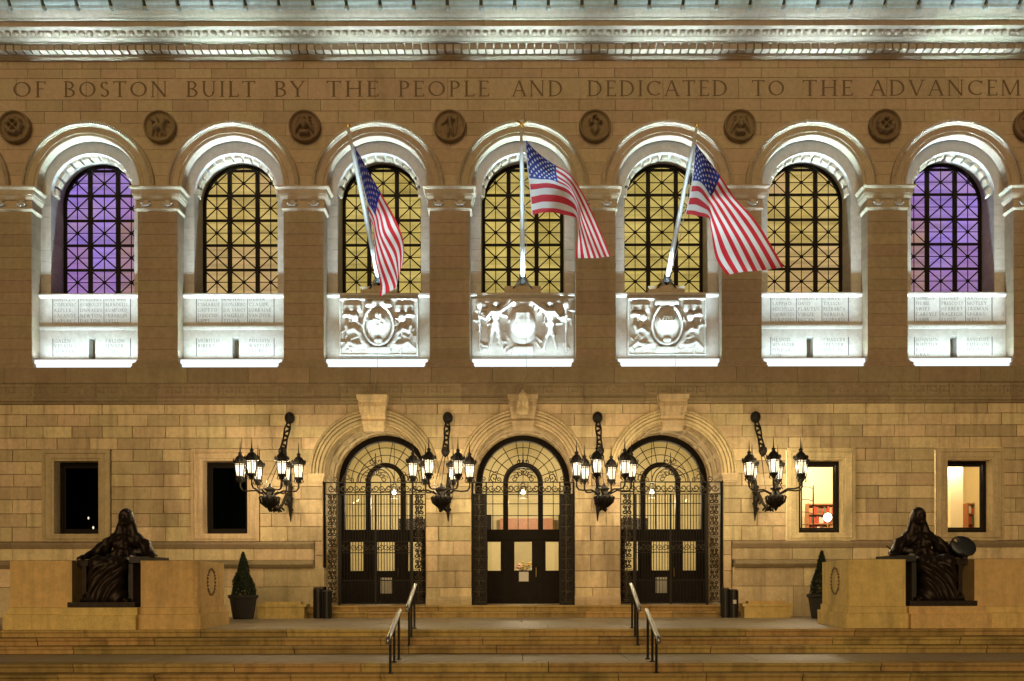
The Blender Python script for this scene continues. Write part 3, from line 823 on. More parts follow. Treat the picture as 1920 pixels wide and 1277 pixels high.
# ---- Roman capitals as flat strokes, groove shade put into their colour -------------------------------
def glyphs():
    T, t, S = .115, .06, .045
    G = {}
    def V(x, w=T, z0=0, z1=1, s0=True, s1=True):
        o = [('l', x, z0, x, z1, w)]
        if s0: o.append(('l', x - w * .5 - .07, z0 + S / 2, x + w * .5 + .07, z0 + S / 2, S))
        if s1: o.append(('l', x - w * .5 - .07, z1 - S / 2, x + w * .5 + .07, z1 - S / 2, S))
        return o
    H = lambda x0, x1, z, w=t: [('l', x0, z, x1, z, w)]
    tip = lambda x, z, up: [('l', x, z, x, z + (.16 if up else -.16), .06)]
    G['O'] = (.98, [('a', .49, .5, .42, .44, 0, 360)])
    G['Q'] = (.98, [('a', .49, .5, .42, .44, 0, 360), ('l', .5, .2, .95, -.1, t)])
    G['C'] = (.86, [('a', .5, .5, .43, .44, 48, 312)] + [('l', .78, .74, .80, .96, .05)])
    G['G'] = (.92, [('a', .5, .5, .43, .44, 48, 310)] + V(.8, T, 0.05, .42, False, True))
    G['S'] = (.58, [('a', .29, .74, .20, .20, 30, 270), ('a', .29, .27, .22, .22, -150, 90)])
    G['D'] = (.90, V(.16) + [('a', .36, .5, .46, .46, -90, 90)] + H(.1, .36, .963) + H(.1, .36, .037))
    G['B'] = (.68, V(.16) + [('a', .32, .75, .24, .215, -90, 90), ('a', .32, .27, .30, .235, -90, 90)] + H(.1, .34, .963) + H(.1, .34, .52) + H(.1, .34, .037))
    G['P'] = (.64, V(.16) + [('a', .32, .74, .25, .225, -90, 90)] + H(.1, .34, .963) + H(.1, .34, .515))
    G['R'] = (.76, V(.16) + [('a', .32, .74, .25, .225, -90, 90)] + H(.1, .34, .963) + H(.1, .34, .515) + [('l', .33, .5, .70, .02, T)])
    G['E'] = (.62, V(.16) + H(.1, .56, .963) + H(.1, .48, .52) + H(.1, .60, .037) + tip(.55, .82, True) + tip(.58, .18, False))
    G['F'] = (.58, V(.16) + H(.1, .55, .963) + H(.1, .46, .52) + tip(.53, .82, True))
    G['L'] = (.60, V(.16) + H(.1, .58, .037) + tip(.56, .18, False))
    G['I'] = (.32, V(.16))
    G['H'] = (.90, V(.16) + V(.74) + H(.16, .74, .52))
    G['K'] = (.80, V(.16) + [('l', .2, .45, .66, .98, t), ('l', .3, .55, .74, .02, T)])
    G['T'] = (.76, V(.38, s1=False) + H(.04, .72, .963) + tip(.05, .84, True) + tip(.71, .84, True))
    G['N'] = (.94, V(.13, t) + V(.80, t, s0=False) + [('l', .13, .98, .80, .02, T)])
    G['M'] = (1.08, V(.13, t, s1=False) + V(.95, T, s1=False) + [('l', .16, .98, .52, .04, T), ('l', .52, .04, .92, .98, t)])
    G['U'] = (.84, V(.16, T, .34, 1, False) + V(.70, t, .34, 1, False) + [('a', .43, .34, .27, .31, 180, 360)])
    G['A'] = (.88, [('l', .44, .99, .10, .03, t), ('l', .44, .99, .78, .03, T)] + H(.2, .66, .36) + H(0, .22, S / 2, S) + H(.64, .92, S / 2, S))
    G['V'] = (.88, [('l', .44, .01, .10, .97, T), ('l', .44, .01, .78, .97, t)] + H(0, .24, 1 - S / 2, S) + H(.64, .92, 1 - S / 2, S))
    G['W'] = (1.2, [('l', .34, .01, .10, .97, T), ('l', .34, .01, .58, .97, t), ('l', .82, .01, .58, .97, T), ('l', .82, .01, 1.08, .97, t)])
    G['Y'] = (.80, V(.40, T, 0, .48, True, False) + [('l', .40, .46, .08, .97, T), ('l', .40, .46, .72, .97, t)] + H(0, .22, 1 - S / 2, S) + H(.58, .84, 1 - S / 2, S))
    G['J'] = (.5, V(.3, T, .2, 1, False) + [('a', .14, .2, .22, .2, 200, 360)])
    G['X'] = (.84, [('l', .1, .98, .74, .02, T), ('l', .74, .98, .1, .02, t)])
    G['Z'] = (.72, H(.06, .66, .963) + H(.04, .68, .037) + [('l', .62, .95, .1, .05, T)])
    return G
GLY = glyphs()
def letter_strips(ch):
    """flat strips (quads in x,z) of one letter of unit height"""
    out = []
    for s in GLY[ch][1]:
        if s[0] == 'l':
            _, x0, z0, x1, z1, w = s
            dx, dz = x1 - x0, z1 - z0; l = math.hypot(dx, dz); nx, nz = -dz / l * w / 2, dx / l * w / 2
            out.append([[(x0 + nx, z0 + nz), (x0 - nx, z0 - nz)], [(x1 + nx, z1 + nz), (x1 - nx, z1 - nz)]])
        else:
            _, cx, cz, rx, rz, a0, a1 = s
            n = max(6, int(abs(a1 - a0) / 18)); st = []
            for i in range(n + 1):
                q = R(a0 + (a1 - a0) * i / n)
                w = .058 + .062 * abs(math.cos(q - .25)) ** 1.3
                c, s_ = math.cos(q), math.sin(q)
                st.append([(cx + (rx - w / 2 + .03) * c + c * w / 2, cz + (rz - w / 2 + .03) * s_ + s_ * w / 2), (cx + (rx - w / 2 + .03) * c - c * w / 2, cz + (rz - w / 2 + .03) * s_ - s_ * w / 2)])
            out.append(st)
    return out
def add_letter(b, ch, x, y, z, h, sx, th=.004):
    for j, st in enumerate(letter_strips(ch)):
        yy = y - j * .0004
        vs, fs = [], []
        for (a, c) in st:
            vs += [(x + a[0] * h * sx, yy, z + a[1] * h), (x + c[0] * h * sx, yy, z + c[1] * h)]
        for i in range(len(st) - 1): fs.append((2 * i, 2 * i + 1, 2 * i + 3, 2 * i + 2))
        b.add(vs, fs)
def word_width(wd, sp=.16): return sum(GLY[c][0] for c in wd) + sp * (len(wd) - 1)
# the frieze inscription, one object per letter
words = [('CITY', -118, -12), ('OF', 25, 88), ('BOSTON', 120, 316), ('BUILT', 350, 481), ('BY', 515, 574), ('THE', 613, 712), ('PEOPLE', 748, 919), ('AND', 961, 1057),
         ('DEDICATED', 1102, 1366), ('TO', 1411, 1473), ('THE', 1506, 1601), ('ADVANCEMENT', 1632, 2012)]
zb, zt = PZ(181), PZ(151)
for wd, p0, p1 in words:
    x0, x1 = PX(p0), PX(p1)
    h = zt - zb
    sx = (x1 - x0) / (word_width(wd) * h)
    x = x0
    for ch in wd:
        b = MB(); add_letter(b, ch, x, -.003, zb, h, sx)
        b.build('groove_shade_letter', M['letter'], lib)
        x += (GLY[ch][0] + .16) * h * sx

# ---- name panels under the side windows
NAMES = {
    -3: ([['GALILEO', 'COPERNIC', 'KEPLER', 'LALANDE', 'LAPLACE'], ['HERSCHEL', 'HUMBOLDT', 'LINNAEUS', 'NEWTON', 'DALTON'], ['DARWIN', 'BERNOULLI', 'RUMFORD', 'FRANKLIN', 'LYELL']], [['GALEN', 'VESALIUS', 'HUNTER'], ['FALLON', 'JENNER', 'PINEL']]),
    -2: ([['APELLES', 'CIMABUE', 'GIOTTO', 'DUCCIO', 'LIPPI'], ['RAPHAEL', 'LEONARDO', 'DA VINCI', 'ANGELO', 'TITIAN'], ['DURER', 'CLAUDE', 'LORRAINE', 'VAN DYCK', 'HALS']], [['MURILLO', 'RIBERA', 'GOYA'], ['POUSSIN', 'WATTEAU', 'INGRES']]),
    2: ([['HOMER', 'SAPPHO', 'AESCHYLUS', 'SOPHOCLES', 'EURIPIDES'], ['HORACE', 'OVID', 'PLAUTUS', 'VIRGIL', 'LUCAN'], ['DANTE', 'TASSO', 'PETRARCH', 'NERUDA', 'LEOPARDI']], [['HESIOD', 'MENANDER', 'PINDAR', 'ION'], ['CHAUCER', 'SPENSER', 'MILTON']]),
    3: ([['GIBBON', 'HUME', 'SWIFT', 'CARLYLE', 'LAMB'], ['SIDNEY', 'PRESCOTT', 'HERBERT', 'RALEIGH', 'ELIOT'], ['ARNOLD', 'MOTLEY', 'TRUMAN', 'SPARKS', 'WEST']], [['JOHNSON', 'WHITTIER', 'POE', 'GRAY'], ['BANCROFT', 'EMERSON', 'IRVING']]),
}
YP = .2
def name_rows(k, X):
    up, lo = NAMES[k]
    def row(t, x, z, h):
        b = MB(); xx = x
        sx = min(1.0, .74 / (word_width(t.replace(' ', 'I'), .2) * h))
        for ch in t:
            if ch == ' ': xx += .4 * h * sx; continue
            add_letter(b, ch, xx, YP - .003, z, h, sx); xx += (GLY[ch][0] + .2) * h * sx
        b.build('groove_shade_name', M['small_letter'], lib)
    for c in range(3):
        for r in range(5): row(up[c][r], X - 1.28 + c * .87, PZ(562 + r * 10.2, YP) - .02, .115)
    for c in range(2):
        for r, t in enumerate(lo[c]): row(t, X - 1.28 + c * 1.74, PZ(640 + r * 9.5, YP) - .02, .115)
    for i, x in enumerate((-1.33, -.46, .41, 1.31)):  # proud strips coloured dark to stand in for shaded grooves
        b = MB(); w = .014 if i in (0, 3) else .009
        b.box(X + x - w, X + x + w, YP - .006, YP + .02, PZ(604, YP), PZ(556, YP)); b.build('groove_shade_line', M['small_letter'], lib)
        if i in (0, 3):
            b = MB(); b.box(X + x - w, X + x + w, YP - .006, YP + .02, PZ(667, YP), PZ(633, YP)); b.build('groove_shade_line', M['small_letter'], lib)
ledge = MB().profile_x([(.5, zsill), (.14, zsill), (.12, zsill - .03), (.12, zsill - .09), (.15, zsill - .11), (.17, zsill - .15), (.5, zsill - .15)], -1.768, 1.768).mesh('panel_ledge', M['panel'])
zm = PZ(613, .15)
mled = MB().profile_x([(.5, zm + .10), (.196, zm + .10), (.16, zm + .06), (.155, zm + .02), (.175, zm - .05), (.196, zm - .07), (.5, zm - .07)], -1.768, 1.768).mesh('panel_moulding', M['panel'])
zlow = PZ(671, -.05)
uppan = MB().box(-1.768, 1.768, YP, .5, zm + .101, zsill - .151).mesh('name_panel', M['panel'])
zs_top = PZ(632, YP)
lop_l = MB().box(-1.768, -.115, YP, .95, zlow, zm - .071).mesh('name_panel', M['panel'])
lop_r = MB().box(.115, 1.768, YP, .95, zlow, zm - .071).mesh('name_panel', M['panel'])
lop_t = MB().box(-.112, .112, YP + .004, .95, zs_top, zm - .071).mesh('slit_lintel', M['panel'])
slit = MB().box(-.114, .114, .9, .95, zlow, zs_top).mesh('slit_dark_back', M['frame'])  # dark sheet stands in for the unlit inside of the slit
base_s = MB().profile_x([(.96, zlow - .001), (-.02, zlow - .001), (-.06, zlow - .05), (-.06, zbot + .1), (-.12, zbot + .06), (-.14, zbot), (.96, zbot)], -1.765, 1.765).mesh('bay_sill', M['panel'])
for k in BAYS:
    X = xb(k)
    link('panel_ledge', ledge, lib, (X, 0, 0)); link('bay_sill', base_s, lib, (X, 0, 0))
    if abs(k) >= 2:
        link('panel_moulding', mled, lib, (X, 0, 0)); link('name_panel', uppan, lib, (X, 0, 0))
        link('name_panel', lop_l, lib, (X, 0, 0)); link('name_panel', lop_r, lib, (X, 0, 0)); link('slit_lintel', lop_t, lib, (X, 0, 0)); link('slit_dark_back', slit, lib, (X, 0, 0))
        if k in NAMES: name_rows(k, X)

# ---- carved seals over the doors
def figure(s, x, z, m, y=-.10):
    """nude youth in relief, m = -1 faces the shield on his right"""
    s.smin(s.ell((x, y - .05, z + .72), (.095, .1, .125)), .01)
    s.smin(s.ell((x, y + .02, z + .74), (.17, .07, .13)), .02)
    s.smin(s.cap((x, y, z + .60), (x, y, z + .5), .05), .03)
    s.smin(s.cap((x - .09, y, z + .44), (x + .09, y, z + .44), .10), .04)
    s.smin(s.cap((x, y, z + .40), (x, y, z + .10), .145, .11), .05)
    s.smin(s.cap((x - .05, y, z + .04), (x - .13 * m - .02, y, z - .36), .10, .07), .04).smin(s.cap((x - .13 * m - .02, y, z - .36), (x - .22 * m, y, z - .78), .07, .045), .03)
    s.smin(s.cap((x + .05, y, z + .04), (x + .10 * m, y - .03, z - .36), .10, .07), .04).smin(s.cap((x + .10 * m, y - .03, z - .36), (x + .22 * m, y, z - .78), .07, .045), .03)
    s.smin(s.cap((x + .15 * m, y, z + .46), (x + .36 * m, y, z + .60), .06, .05), .03).smin(s.cap((x + .36 * m, y, z + .60), (x + .62 * m, y, z + .80), .05, .04), .02)
    s.smin(s.cap((x - .15 * m, y, z + .44), (x - .34 * m, y, z + .22), .06, .05), .03).smin(s.cap((x - .34 * m, y, z + .22), (x - .56 * m, y - .02, z + .30), .05, .04), .02)
def seal(kind):
    W = 1.74 if kind == 0 else 1.34
    s = SDF((-W - .05, -.32, -1.0), (W + .05, .06, 1.02), .025)
    s.smin(s.box((0, .03, 0), (W, .05, .98)), 0)
    g = random.Random(5 + kind)
    rr = np.sqrt((s.X / .47) ** 2 + (s.Z / .62) ** 2)
    if kind == 0:
        s.smin(s.ell((0, -.02, .02), (.46, .20, .66)), .02)
        s.smin(s.box((0, -.16, .32), (.24, .04, .15), .02), .02)
        s.smin(s.ell((0, .0, .80), (.42, .16, .16)), .03)
        s.smin(s.box((0, -.04, -.80), (.36, .10, .14), .03), .03)
        for m in (-1, 1):
            figure(s, m * .92, .05, -m)
            s.smin(s.cap((m * 1.46, -.1, -.86), (m * 1.46, -.1, .62), .035, .05), .01)
            s.smin(s.ell((m * 1.46, -.1, .76), (.10, .09, .16)), .03)
            for i in range(26):
                x, z = m * g.uniform(.42, 1.68), g.uniform(-.85, .8)
                if abs(abs(x) - .92) < .16 or abs(x) < .42: continue
                a = g.uniform(0, PI); l = g.uniform(.05, .12)
                s.smin(s.cap((x - l * math.cos(a), -.04, z - l * math.sin(a)), (x + l * math.cos(a), -.06, z + l * math.sin(a)), .045, .03), .01)
            s.smin(s.box((m * .95, -.02, .86), (.34, .05, .06), .02), .01)
    else:
        s.smin(np.maximum(s.box((0, 0, 0), (W, .09, .98)), -s.box((0, 0, 0), (W - .06, .3, .92))), 0)
        tor = (np.sqrt((np.sqrt((s.X / .50) ** 2 + ((s.Z - .06) / .66) ** 2) - 1) ** 2 * .3 + (s.Y + .10) ** 2) - .05)
        s.smin(s.ell((0, -.02, .06), (.46, .17, .62)), .01).smin(tor, .02)
        if kind == 1:
            s.smin(s.ell((0, -.18, .38), (.11, .05, .12)), .02)
            for i in range(8): s.smin(s.ell((g.uniform(-.26, .26), -.16, g.uniform(-.1, .3)), (.05, .05, .08)), .02)
        else:
            s.smin(s.ell((0, -.17, .14), (.30, .05, .07)), .02).smin(s.ell((0, -.16, .30), (.2, .05, .06)), .02)
            for i in range(6): s.smin(s.box((-.25 + i * .1, -.17, .2), (.03, .05, .05)), .01)
        s.smin(s.ell((0, -.14, -.46), (.16, .06, .09)), .02)
        s.smin(s.box((0, -.06, .80), (.22 if kind == 1 else .42, .12, .09), .04), .03)
        if kind == 1:
            for m in (-1, 1): s.smin(s.ell((m * .32, -.08, .74), (.14, .1, .12)), .03)
        s.smin(s.box((0, -.05, -.78), (.40, .10, .10), .03), .03)
        for m in (-1, 1):
            # scrolled cartouche, leaf sprays and fluttering ribbon
            pts = [(.34, -.66), (.52, -.48), (.64, -.22), (.84, -.08), (1.02, -.14), (1.08, .02)]
            for a, b_ in zip(pts[:-1], pts[1:]): s.smin(s.cap((m * a[0], -.06, a[1]), (m * b_[0], -.06, b_[1]), .085, .07), .03)
            pts = [(.46, -.60), (.74, -.62), (1.0, -.52), (1.2, -.70)]
            for a, b_ in zip(pts[:-1], pts[1:]): s.smin(s.cap((m * a[0], -.04, a[1]), (m * b_[0], -.04, b_[1]), .09, .05), .03)
            s.smin(s.box((m * .88, -.02, .66), (.30, .07, .12), .03), .02)
            s.smin(s.ell((m * 1.06, -.06, .40), (.16, .08, .08)), .02).smin(s.ell((m * .80, -.06, .34), (.12, .10, .16)), .02)
            for i in range(22):
                x, z = m * g.uniform(.56, 1.22), g.uniform(-.8, .34)
                a = g.uniform(0, PI); l = g.uniform(.05, .13)
                s.smin(s.cap((x - l * math.cos(a), -.03, z - l * math.sin(a)), (x + l * math.cos(a), -.05, z + l * math.sin(a)), .05, .03), .01)
    return s.mesh('carved_seal', M['panel'])
zseal = (PZ(556, .05) + PZ(668, .05)) / 2
sback = MB().box(-1.768, 1.768, .2, .6, zlow, zsill - .151).mesh('panel_back', M['panel'])
shelf_c = MB().box(-.5, .5, -.3, .3, zsill, zsill + .08)
for k, kd in ((-1, 1), (0, 0), (1, 2)):
    o = link('carved_seal', seal(kd), lib, (xb(k), .16, zseal), None, (1, 1.1, 1))
    link('panel_back', sback, lib, (xb(k), 0, 0))
    # corbel that carries the flagpole
    cb = MB().profile_x([(.4, zsill + .001), (.14, zsill + .001), (.12, zsill + .05), (.12, zsill + .14), (.12, zsill + .22), (.4, zsill + .22)], -.62, .62)
    cb.profile_x([(.4, zsill + .221), (.16, zsill + .221), (.10, zsill + .34), (.16, zsill + .46), (.4, zsill + .46)], -.2, .2)
    cb.build('pole_corbel', M['wall'], lib).location = (xb(k), 0, 0)

# ---- light bars on the ledge below each bay
place = {-4: 'beyond the left edge, under the dim outer window', -3: 'under the purple window on the left', -2: 'under the amber window left of the first flag', -1: 'below the carved seal under the left flag',
         0: 'below the middle carved seal with two youths', 1: 'below the carved seal under the right flag', 2: 'under the amber window right of the third flag', 3: 'under the purple window on the right', 4: 'beyond the right edge, under the outer window'}
zl = Pz(.9, 687)
for k in BAYS:
    lb = empty('light_bar', (xb(k), -.24, zl))
    tag(lb, 'glowing white light bar on the ledge ' + place[k], 'light bar', 'light bars on the ledge')
    MB().box(-1.70, 1.70, -.05, .05, 0, .10).build('housing', M['steel'], lb)
    MB().box(-1.69, 1.69, -.045, .045, .102, .40).build('diffuser', M['glow_white'], lb)
    for nm, y, sp, en, tilt, w in (('wash_lamp', .03, 140, 62 if abs(k) > 1 else 34, -6, .06), ('grazing_lamp', -.04, 26, 70 if abs(k) > 1 else 60, -6, .06), ('uplight_lamp', -.50, 18, 33, 0, .14)) + ((('flag_lamp', -.56, 60, 135, 44, .10),) if abs(k) < 2 else ()):
        ld = bpy.data.lights.new(nm, 'AREA'); ld.shape = 'RECTANGLE'; ld.size = 3.3; ld.size_y = w
        ld.energy = en; ld.color = (0.63, 0.88, 1.0); ld.spread = R(sp)
        lo = link(nm, ld, lb, (0, y, .43 if y > -.2 else .12), (R(180 + tilt), 0, 0))

# ---- belt course between the storeys
bp1 = [(.5, zl), (-.86, zl), (-.90, zl - .03), (-.90, Pz(.9, 716)), (-.86, Pz(.9, 718)), (.5, Pz(.9, 718))]
bp2 = [(.5, Pz(.9, 718) - .006), (-.86, Pz(.9, 718) - .006), (-.87, Pz(.9, 722)), (-.87, Pz(.87, 741)), (-.91, Pz(.91, 744.5)), (-.955, Pz(.955, 746)), (-.955, Pz(.955, 750)), (-.91, Pz(.91, 752)), (-.87, Pz(.87, 756.5)), (-.2, Pz(.87, 756.5))]
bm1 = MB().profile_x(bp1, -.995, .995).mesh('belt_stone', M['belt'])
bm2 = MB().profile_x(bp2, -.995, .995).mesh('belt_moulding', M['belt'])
n = int(HALF / 2)
for i in range(-n, n + 1):
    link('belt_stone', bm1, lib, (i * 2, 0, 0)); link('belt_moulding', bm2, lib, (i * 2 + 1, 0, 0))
# low fret in relief along the moulding
fr = MB()
z0, z1 = Pz(.87, 740), Pz(.87, 724); h = z1 - z0
for (a, c, d, e) in ((0, .34, .85, 1), (0, .05, 0, 1), (.29, .34, .3, 1), (.12, .34, .3, .42), (.12, .17, .3, .7)):
    fr.box(a - .2, c - .2, -.876, -.86, z0 + d * h, z0 + e * h)
fr = fr.mesh('fret', M['belt'])
n = int(VIEW / .42)
for i in range(-n, n + 1): link('fret', fr, lib, (i * .42, 0, 0))

# ================================================================== LOWER STOREY
YW = -.85
Lz = lambda y: PZ(y, YW)
ZD = Lz(888); RD = 2.06; DH = 1.69
ylow = [757, 776, 798, 820, 841.5, 864, 888, 911.5, 935.5, 962, 987, 1014.5, 1041, 1071, 1102, 1134.5]
def door_hw(z): 
    if z < ZD - 1e-4: return DH
    d = RD * RD - (z - ZD) ** 2
    return math.sqrt(d) if d > 0 else 0.0
lcore = MB()
WH = 1.12
XJ = 6.85
for c in range(len(ylow) - 1):
    z1, z0 = Lz(ylow[c]), Lz(ylow[c + 1])
    holes = []
    zmid = (z0 + z1) / 2
    for k in (-1, 0, 1):
        if zmid < ZD + RD:
            if zmid < ZD: holes.append((xb(k), lambda z: DH))
            else: holes.append((xb(k), door_hw))
    if 4 <= c <= 10:
        for k in (-4, -3, -2, 2, 3, 4): holes.append((xb(k), lambda z: WH))
    lim = HALF if c <= 10 else XJ
    holes.sort(key=lambda h: h[0])
    lf = const(-lim)
    segs = []
    for cx, hw in holes:
        segs.append((lf, lambda z, cx=cx, hw=hw: cx - hw(z))); lf = (lambda z, cx=cx, hw=hw: cx + hw(z))
    segs.append((lf, const(lim)))
    for a, b_ in segs:
        for p, q in lay_course(z0, z1, a, b_, 1.0, (c % 2) * .5 + .22, .35):
            stone_obj('ashlar_block', z0, z1, p, q, YW, M['ashlar'], lib, gap=.012, depth=.10, ch=.016)
        lcore.box(max(a(z0), a(z1)), min(b_(z0), b_(z1)), YW + .05, YW + .42, z0, z1)
lcore.build('ground_wall_core', M['mortar'], lib)
# dado with mouldings, either side of the doors
zd = [Lz(1014.5), Lz(1026), Lz(1050), Lz(1064), Lz(1100), -.02]
for sg in (-1, 1):
    n = 8; x = XJ; Ls = (HALF - XJ) / n
    for i in range(n):
        xa, xc = XJ + i * Ls, XJ + (i + 1) * Ls
        x0, x1 = (xa, xc) if sg > 0 else (-xc, -xa)
        MB().profile_x([(-.5, zd[0] - .004), (-.87, zd[0] - .004), (-.99, zd[0] - .05), (-.99, zd[0] - .10), (-.93, zd[1] - .03), (-.90, zd[1]), (-.5, zd[1])], x0 + .003, x1 - .003).build('dado_moulding', M['belt'], lib)
        MB().profile_x([(-.5, zd[2]), (-1.0, zd[2]), (-1.12, zd[2] - .03), (-1.14, zd[2] - .14), (-1.05, zd[3]), (-.5, zd[3])], x0 + .003 + (.05 if i == 0 and sg > 0 else 0), x1 - .003).build('dado_ledge', M['belt'], lib)
        for (za, zb_, yy, sh) in ((zd[2], zd[1], -.90, 0), (zd[4], zd[3], -.97, .35), (zd[5], zd[4], -1.0, 0)):
            stone_obj('dado_stone', za, zb_, const(max(min(x0 + sh * 1, HALF), -HALF)) if not (i == 0 and sg > 0) else const(x0), const(min(x1 + sh, HALF)), yy, M['ashlar'], lib, gap=.012, depth=.5, ch=.012)
# plinth between the doors
for x0, x1 in ((-XJ, -xb(1) - DH), (-xb(1) + DH, -DH), (DH, xb(1) - DH), (xb(1) + DH, XJ)):
    MB().profile_x([(-.5, -.02), (-.93, -.02), (-.93, .55), (-.90, .62), (-.86, .66), (-.5, .66)], x0 + .002, x1 - .002).build('plinth', M['ashlar'], lib)

# ---- square windows of the lower storey
zw0, zw1 = Lz(1000), Lz(863)
wh = .735
def surround():
    b = MB(); o = WH - .006
    zo0, zo1 = Lz(1014.5) + .004, Lz(841.5) - .004
    for y0, a, zz0, zz1 in ((-.93, 0, 0, 0), (-.955, .20, .06, .0),):
        pass
    prof = [(0, -.86), (0, -.93), (.10, -.945), (.13, -.965), (.15, -.93), (.30, -.925), (.32, -.90), (.385, -.895), (.385, -.40)]
    m = len(prof); vs = []
    for p, y in prof:
        t = p * (zo1 - zw1) / (o - wh); u = p * (zw0 - zo0) / (o - wh)
        f = p
        vs += [(-o + f, y, zo0 + u), (o - f, y, zo0 + u), (o - f, y, zo1 - t), (-o + f, y, zo1 - t)]
    fs = []
    for i in range(m - 1):
        for j in range(4): fs.append((i * 4 + j, i * 4 + (j + 1) % 4, (i + 1) * 4 + (j + 1) % 4, (i + 1) * 4 + j))
    b.add(vs, fs)
    return b.mesh('window_surround', M['ashlar'])
sm_ = surround()
def square_frame(b, w, z0, z1, y, t, d=.08):
    b.box(-w, w, y, y + d, z0, z0 + t); b.box(-w, w, y, y + d, z1 - t, z1); b.box(-w, -w + t, y, y + d, z0 + t, z1 - t); b.box(w - t, w, y, y + d, z0 + t, z1 - t)
gw = MB(); square_frame(gw, wh + .01, zw0 - .005, zw1 + .005, -.50, .13)
gw2 = MB(); square_frame(gw2, wh - .13, zw0 + .13, zw1 - .13, -.48, .06, .05)
gw, gw2 = gw.mesh('square_window', M['frame']), gw2.mesh('sash', M['frame'])
gp = MB().box(-wh + .18, wh - .18, -.46, -.452, zw0 + .18, zw1 - .18)
for k in (-4, -3, -2, 2, 3, 4):
    link('window_surround', sm_, lib, (xb(k), 0, 0))
    w = link('square_window', gw, lib, (xb(k), 0, 0))
    link('sash', gw2, w)
    link('pane', gp.mesh('pane', M['glass'] if k > 0 else M['glass_dark']), w)

# ---- doorways
YD, YS = 1.6, -.6
FLOOR = .37
vault = MB().arc([(DH, -.86), (DH, 1.78)], (0, ZD), 0, PI, 28, leg=ZD - FLOOR).mesh('door_reveal', M['ashlar'])
archi = MB().arc([(1.69, -.80), (1.69, -.88), (1.715, -.93), (1.79, -.93), (1.80, -.87), (1.82, -.87), (1.83, -.95), (1.90, -.955), (1.91, -.90), (1.93, -.90), (1.94, -.985), (2.0, -.99), (2.01, -.94), (2.025, -1.02), (2.09, -1.05), (2.115, -.97), (2.115, -.80)], (0, ZD), 0, PI, 40, leg=.02).mesh('door_arch', M['ashlar'])
vn = MB()
for i in range(64):
    q = PI * (i + .5) / 64; c, s_ = math.cos(q), math.sin(q)
    pts = [(2.055 * c + a * .028 * c - b_ * .026 * s_, ZD + 2.055 * s_ + a * .028 * s_ + b_ * .026 * c) for a, b_ in ((-1, -1), (1, -1), (1, 1), (-1, 1))]
    vn.poly_y(pts, -1.065, -1.0)
vn = vn.mesh('bead_course', M['ashlar'])
cof = MB()
for i in range(9):
    q = PI * i / 8
    c, s_ = math.cos(q), math.sin(q); w = .07
    pts = [(1.70 * c - w * s_, ZD + 1.70 * s_ + w * c), (1.70 * c + w * s_, ZD + 1.70 * s_ - w * c), (1.66 * c + w * s_, ZD + 1.66 * s_ - w * c), (1.66 * c - w * s_, ZD + 1.66 * s_ + w * c)]
    cof.poly_y(pts, -.7, 1.5)
for y0, y1 in ((-.82, -.70), (-.02, .10), (.75, .87), (1.44, 1.56)):
    cof.arc([(1.70, y0), (1.655, y0), (1.655, y1), (1.70, y1)], (0, ZD), 0, PI, 24, close=True)
cof = cof.mesh('vault_ribs', M['ashlar'])
def impost(sg):
    b = MB(); zz = Lz(905)
    for p, y0, za, zc in ((.0, -.90, zz, zz + .05), (.03, -.93, zz + .05, zz + .16), (.06, -.96, zz + .16, zz + .22), (.09, -1.0, zz + .22, ZD - .002)):
        xa, xc = sorted((sg * (DH - p), sg * (2.10 + p * .5)))
        b.box(xa, xc, y0, -.5, za, zc - .002)
    return b.mesh('impost', M['ashlar'])
imps = [impost(-1), impost(1)]
def keystone(kind):
    b = MB()
    zt_, zb_ = Lz(752), Lz(803)
    # a tall console: moulded cap, swelling body, tapering to the arch
    for (wa, wc, y, za, zc) in ((.48, .50, -1.32, zt_ - .03, zt_ + .12), (.43, .46, -1.26, zt_ - .10, zt_ - .03)):
        b.add([(-wa, y, za), (wa, y, za), (wc, y - .03, zc), (-wc, y - .03, zc), (-wa, -.8, za), (wa, -.8, za), (wc, -.8, zc), (-wc, -.8, zc)], [(0, 1, 2, 3), (4, 7, 6, 5), (0, 4, 5, 1), (3, 2, 6, 7), (0, 3, 7, 4), (1, 5, 6, 2)])
    prof = [(.46, -1.22, zt_ - .10), (.44, -1.27, zt_ - .25), (.41, -1.22, zt_ - .42), (.385, -1.08, zt_ - .54), (.375, -1.03, zt_ - .62), (.36, -1.14, zt_ - .70), (.35, -1.13, zb_ + .10), (.33, -1.0, zb_ - .0), (.32, -.94, zb_ - .10)]
    vs = []
    for w, y, z in prof: vs += [(-w, y, z), (-w * .33, y - .015, z), (w * .33, y - .015, z), (w, y, z), (w, -.8, z), (-w, -.8, z)]
    fs = []
    for i in range(len(prof) - 1):
        for j in range(6): fs.append((i * 6 + j, i * 6 + (j + 1) % 6, (i + 1) * 6 + (j + 1) % 6, (i + 1) * 6 + j))
    fs += [tuple(range(5, -1, -1)), tuple(range((len(prof) - 1) * 6, len(prof) * 6))]
    b.add(vs, fs)
    for sx in (-.30, -.1, .1, .30):
        b.tube([(sx, -1.245, zt_ - .12), (sx, -1.295, zt_ - .25), (sx, -1.24, zt_ - .42), (sx * .9, -1.09, zt_ - .54)], .022, 5)
    return b.mesh('keystone', M['ashlar'])
kst = keystone(0)
hd = SDF((-.24, -.25, -.55), (.24, .2, .5), .026)     # helmeted head on the middle keystone
hd.smin(hd.ell((0, -.02, .02), (.12, .14, .17)), .0).smin(hd.ell((0, .0, .13), (.155, .17, .15)), .02).smin(hd.cap((0, -.05, .26), (0, .1, .36), .045, .03), .03)
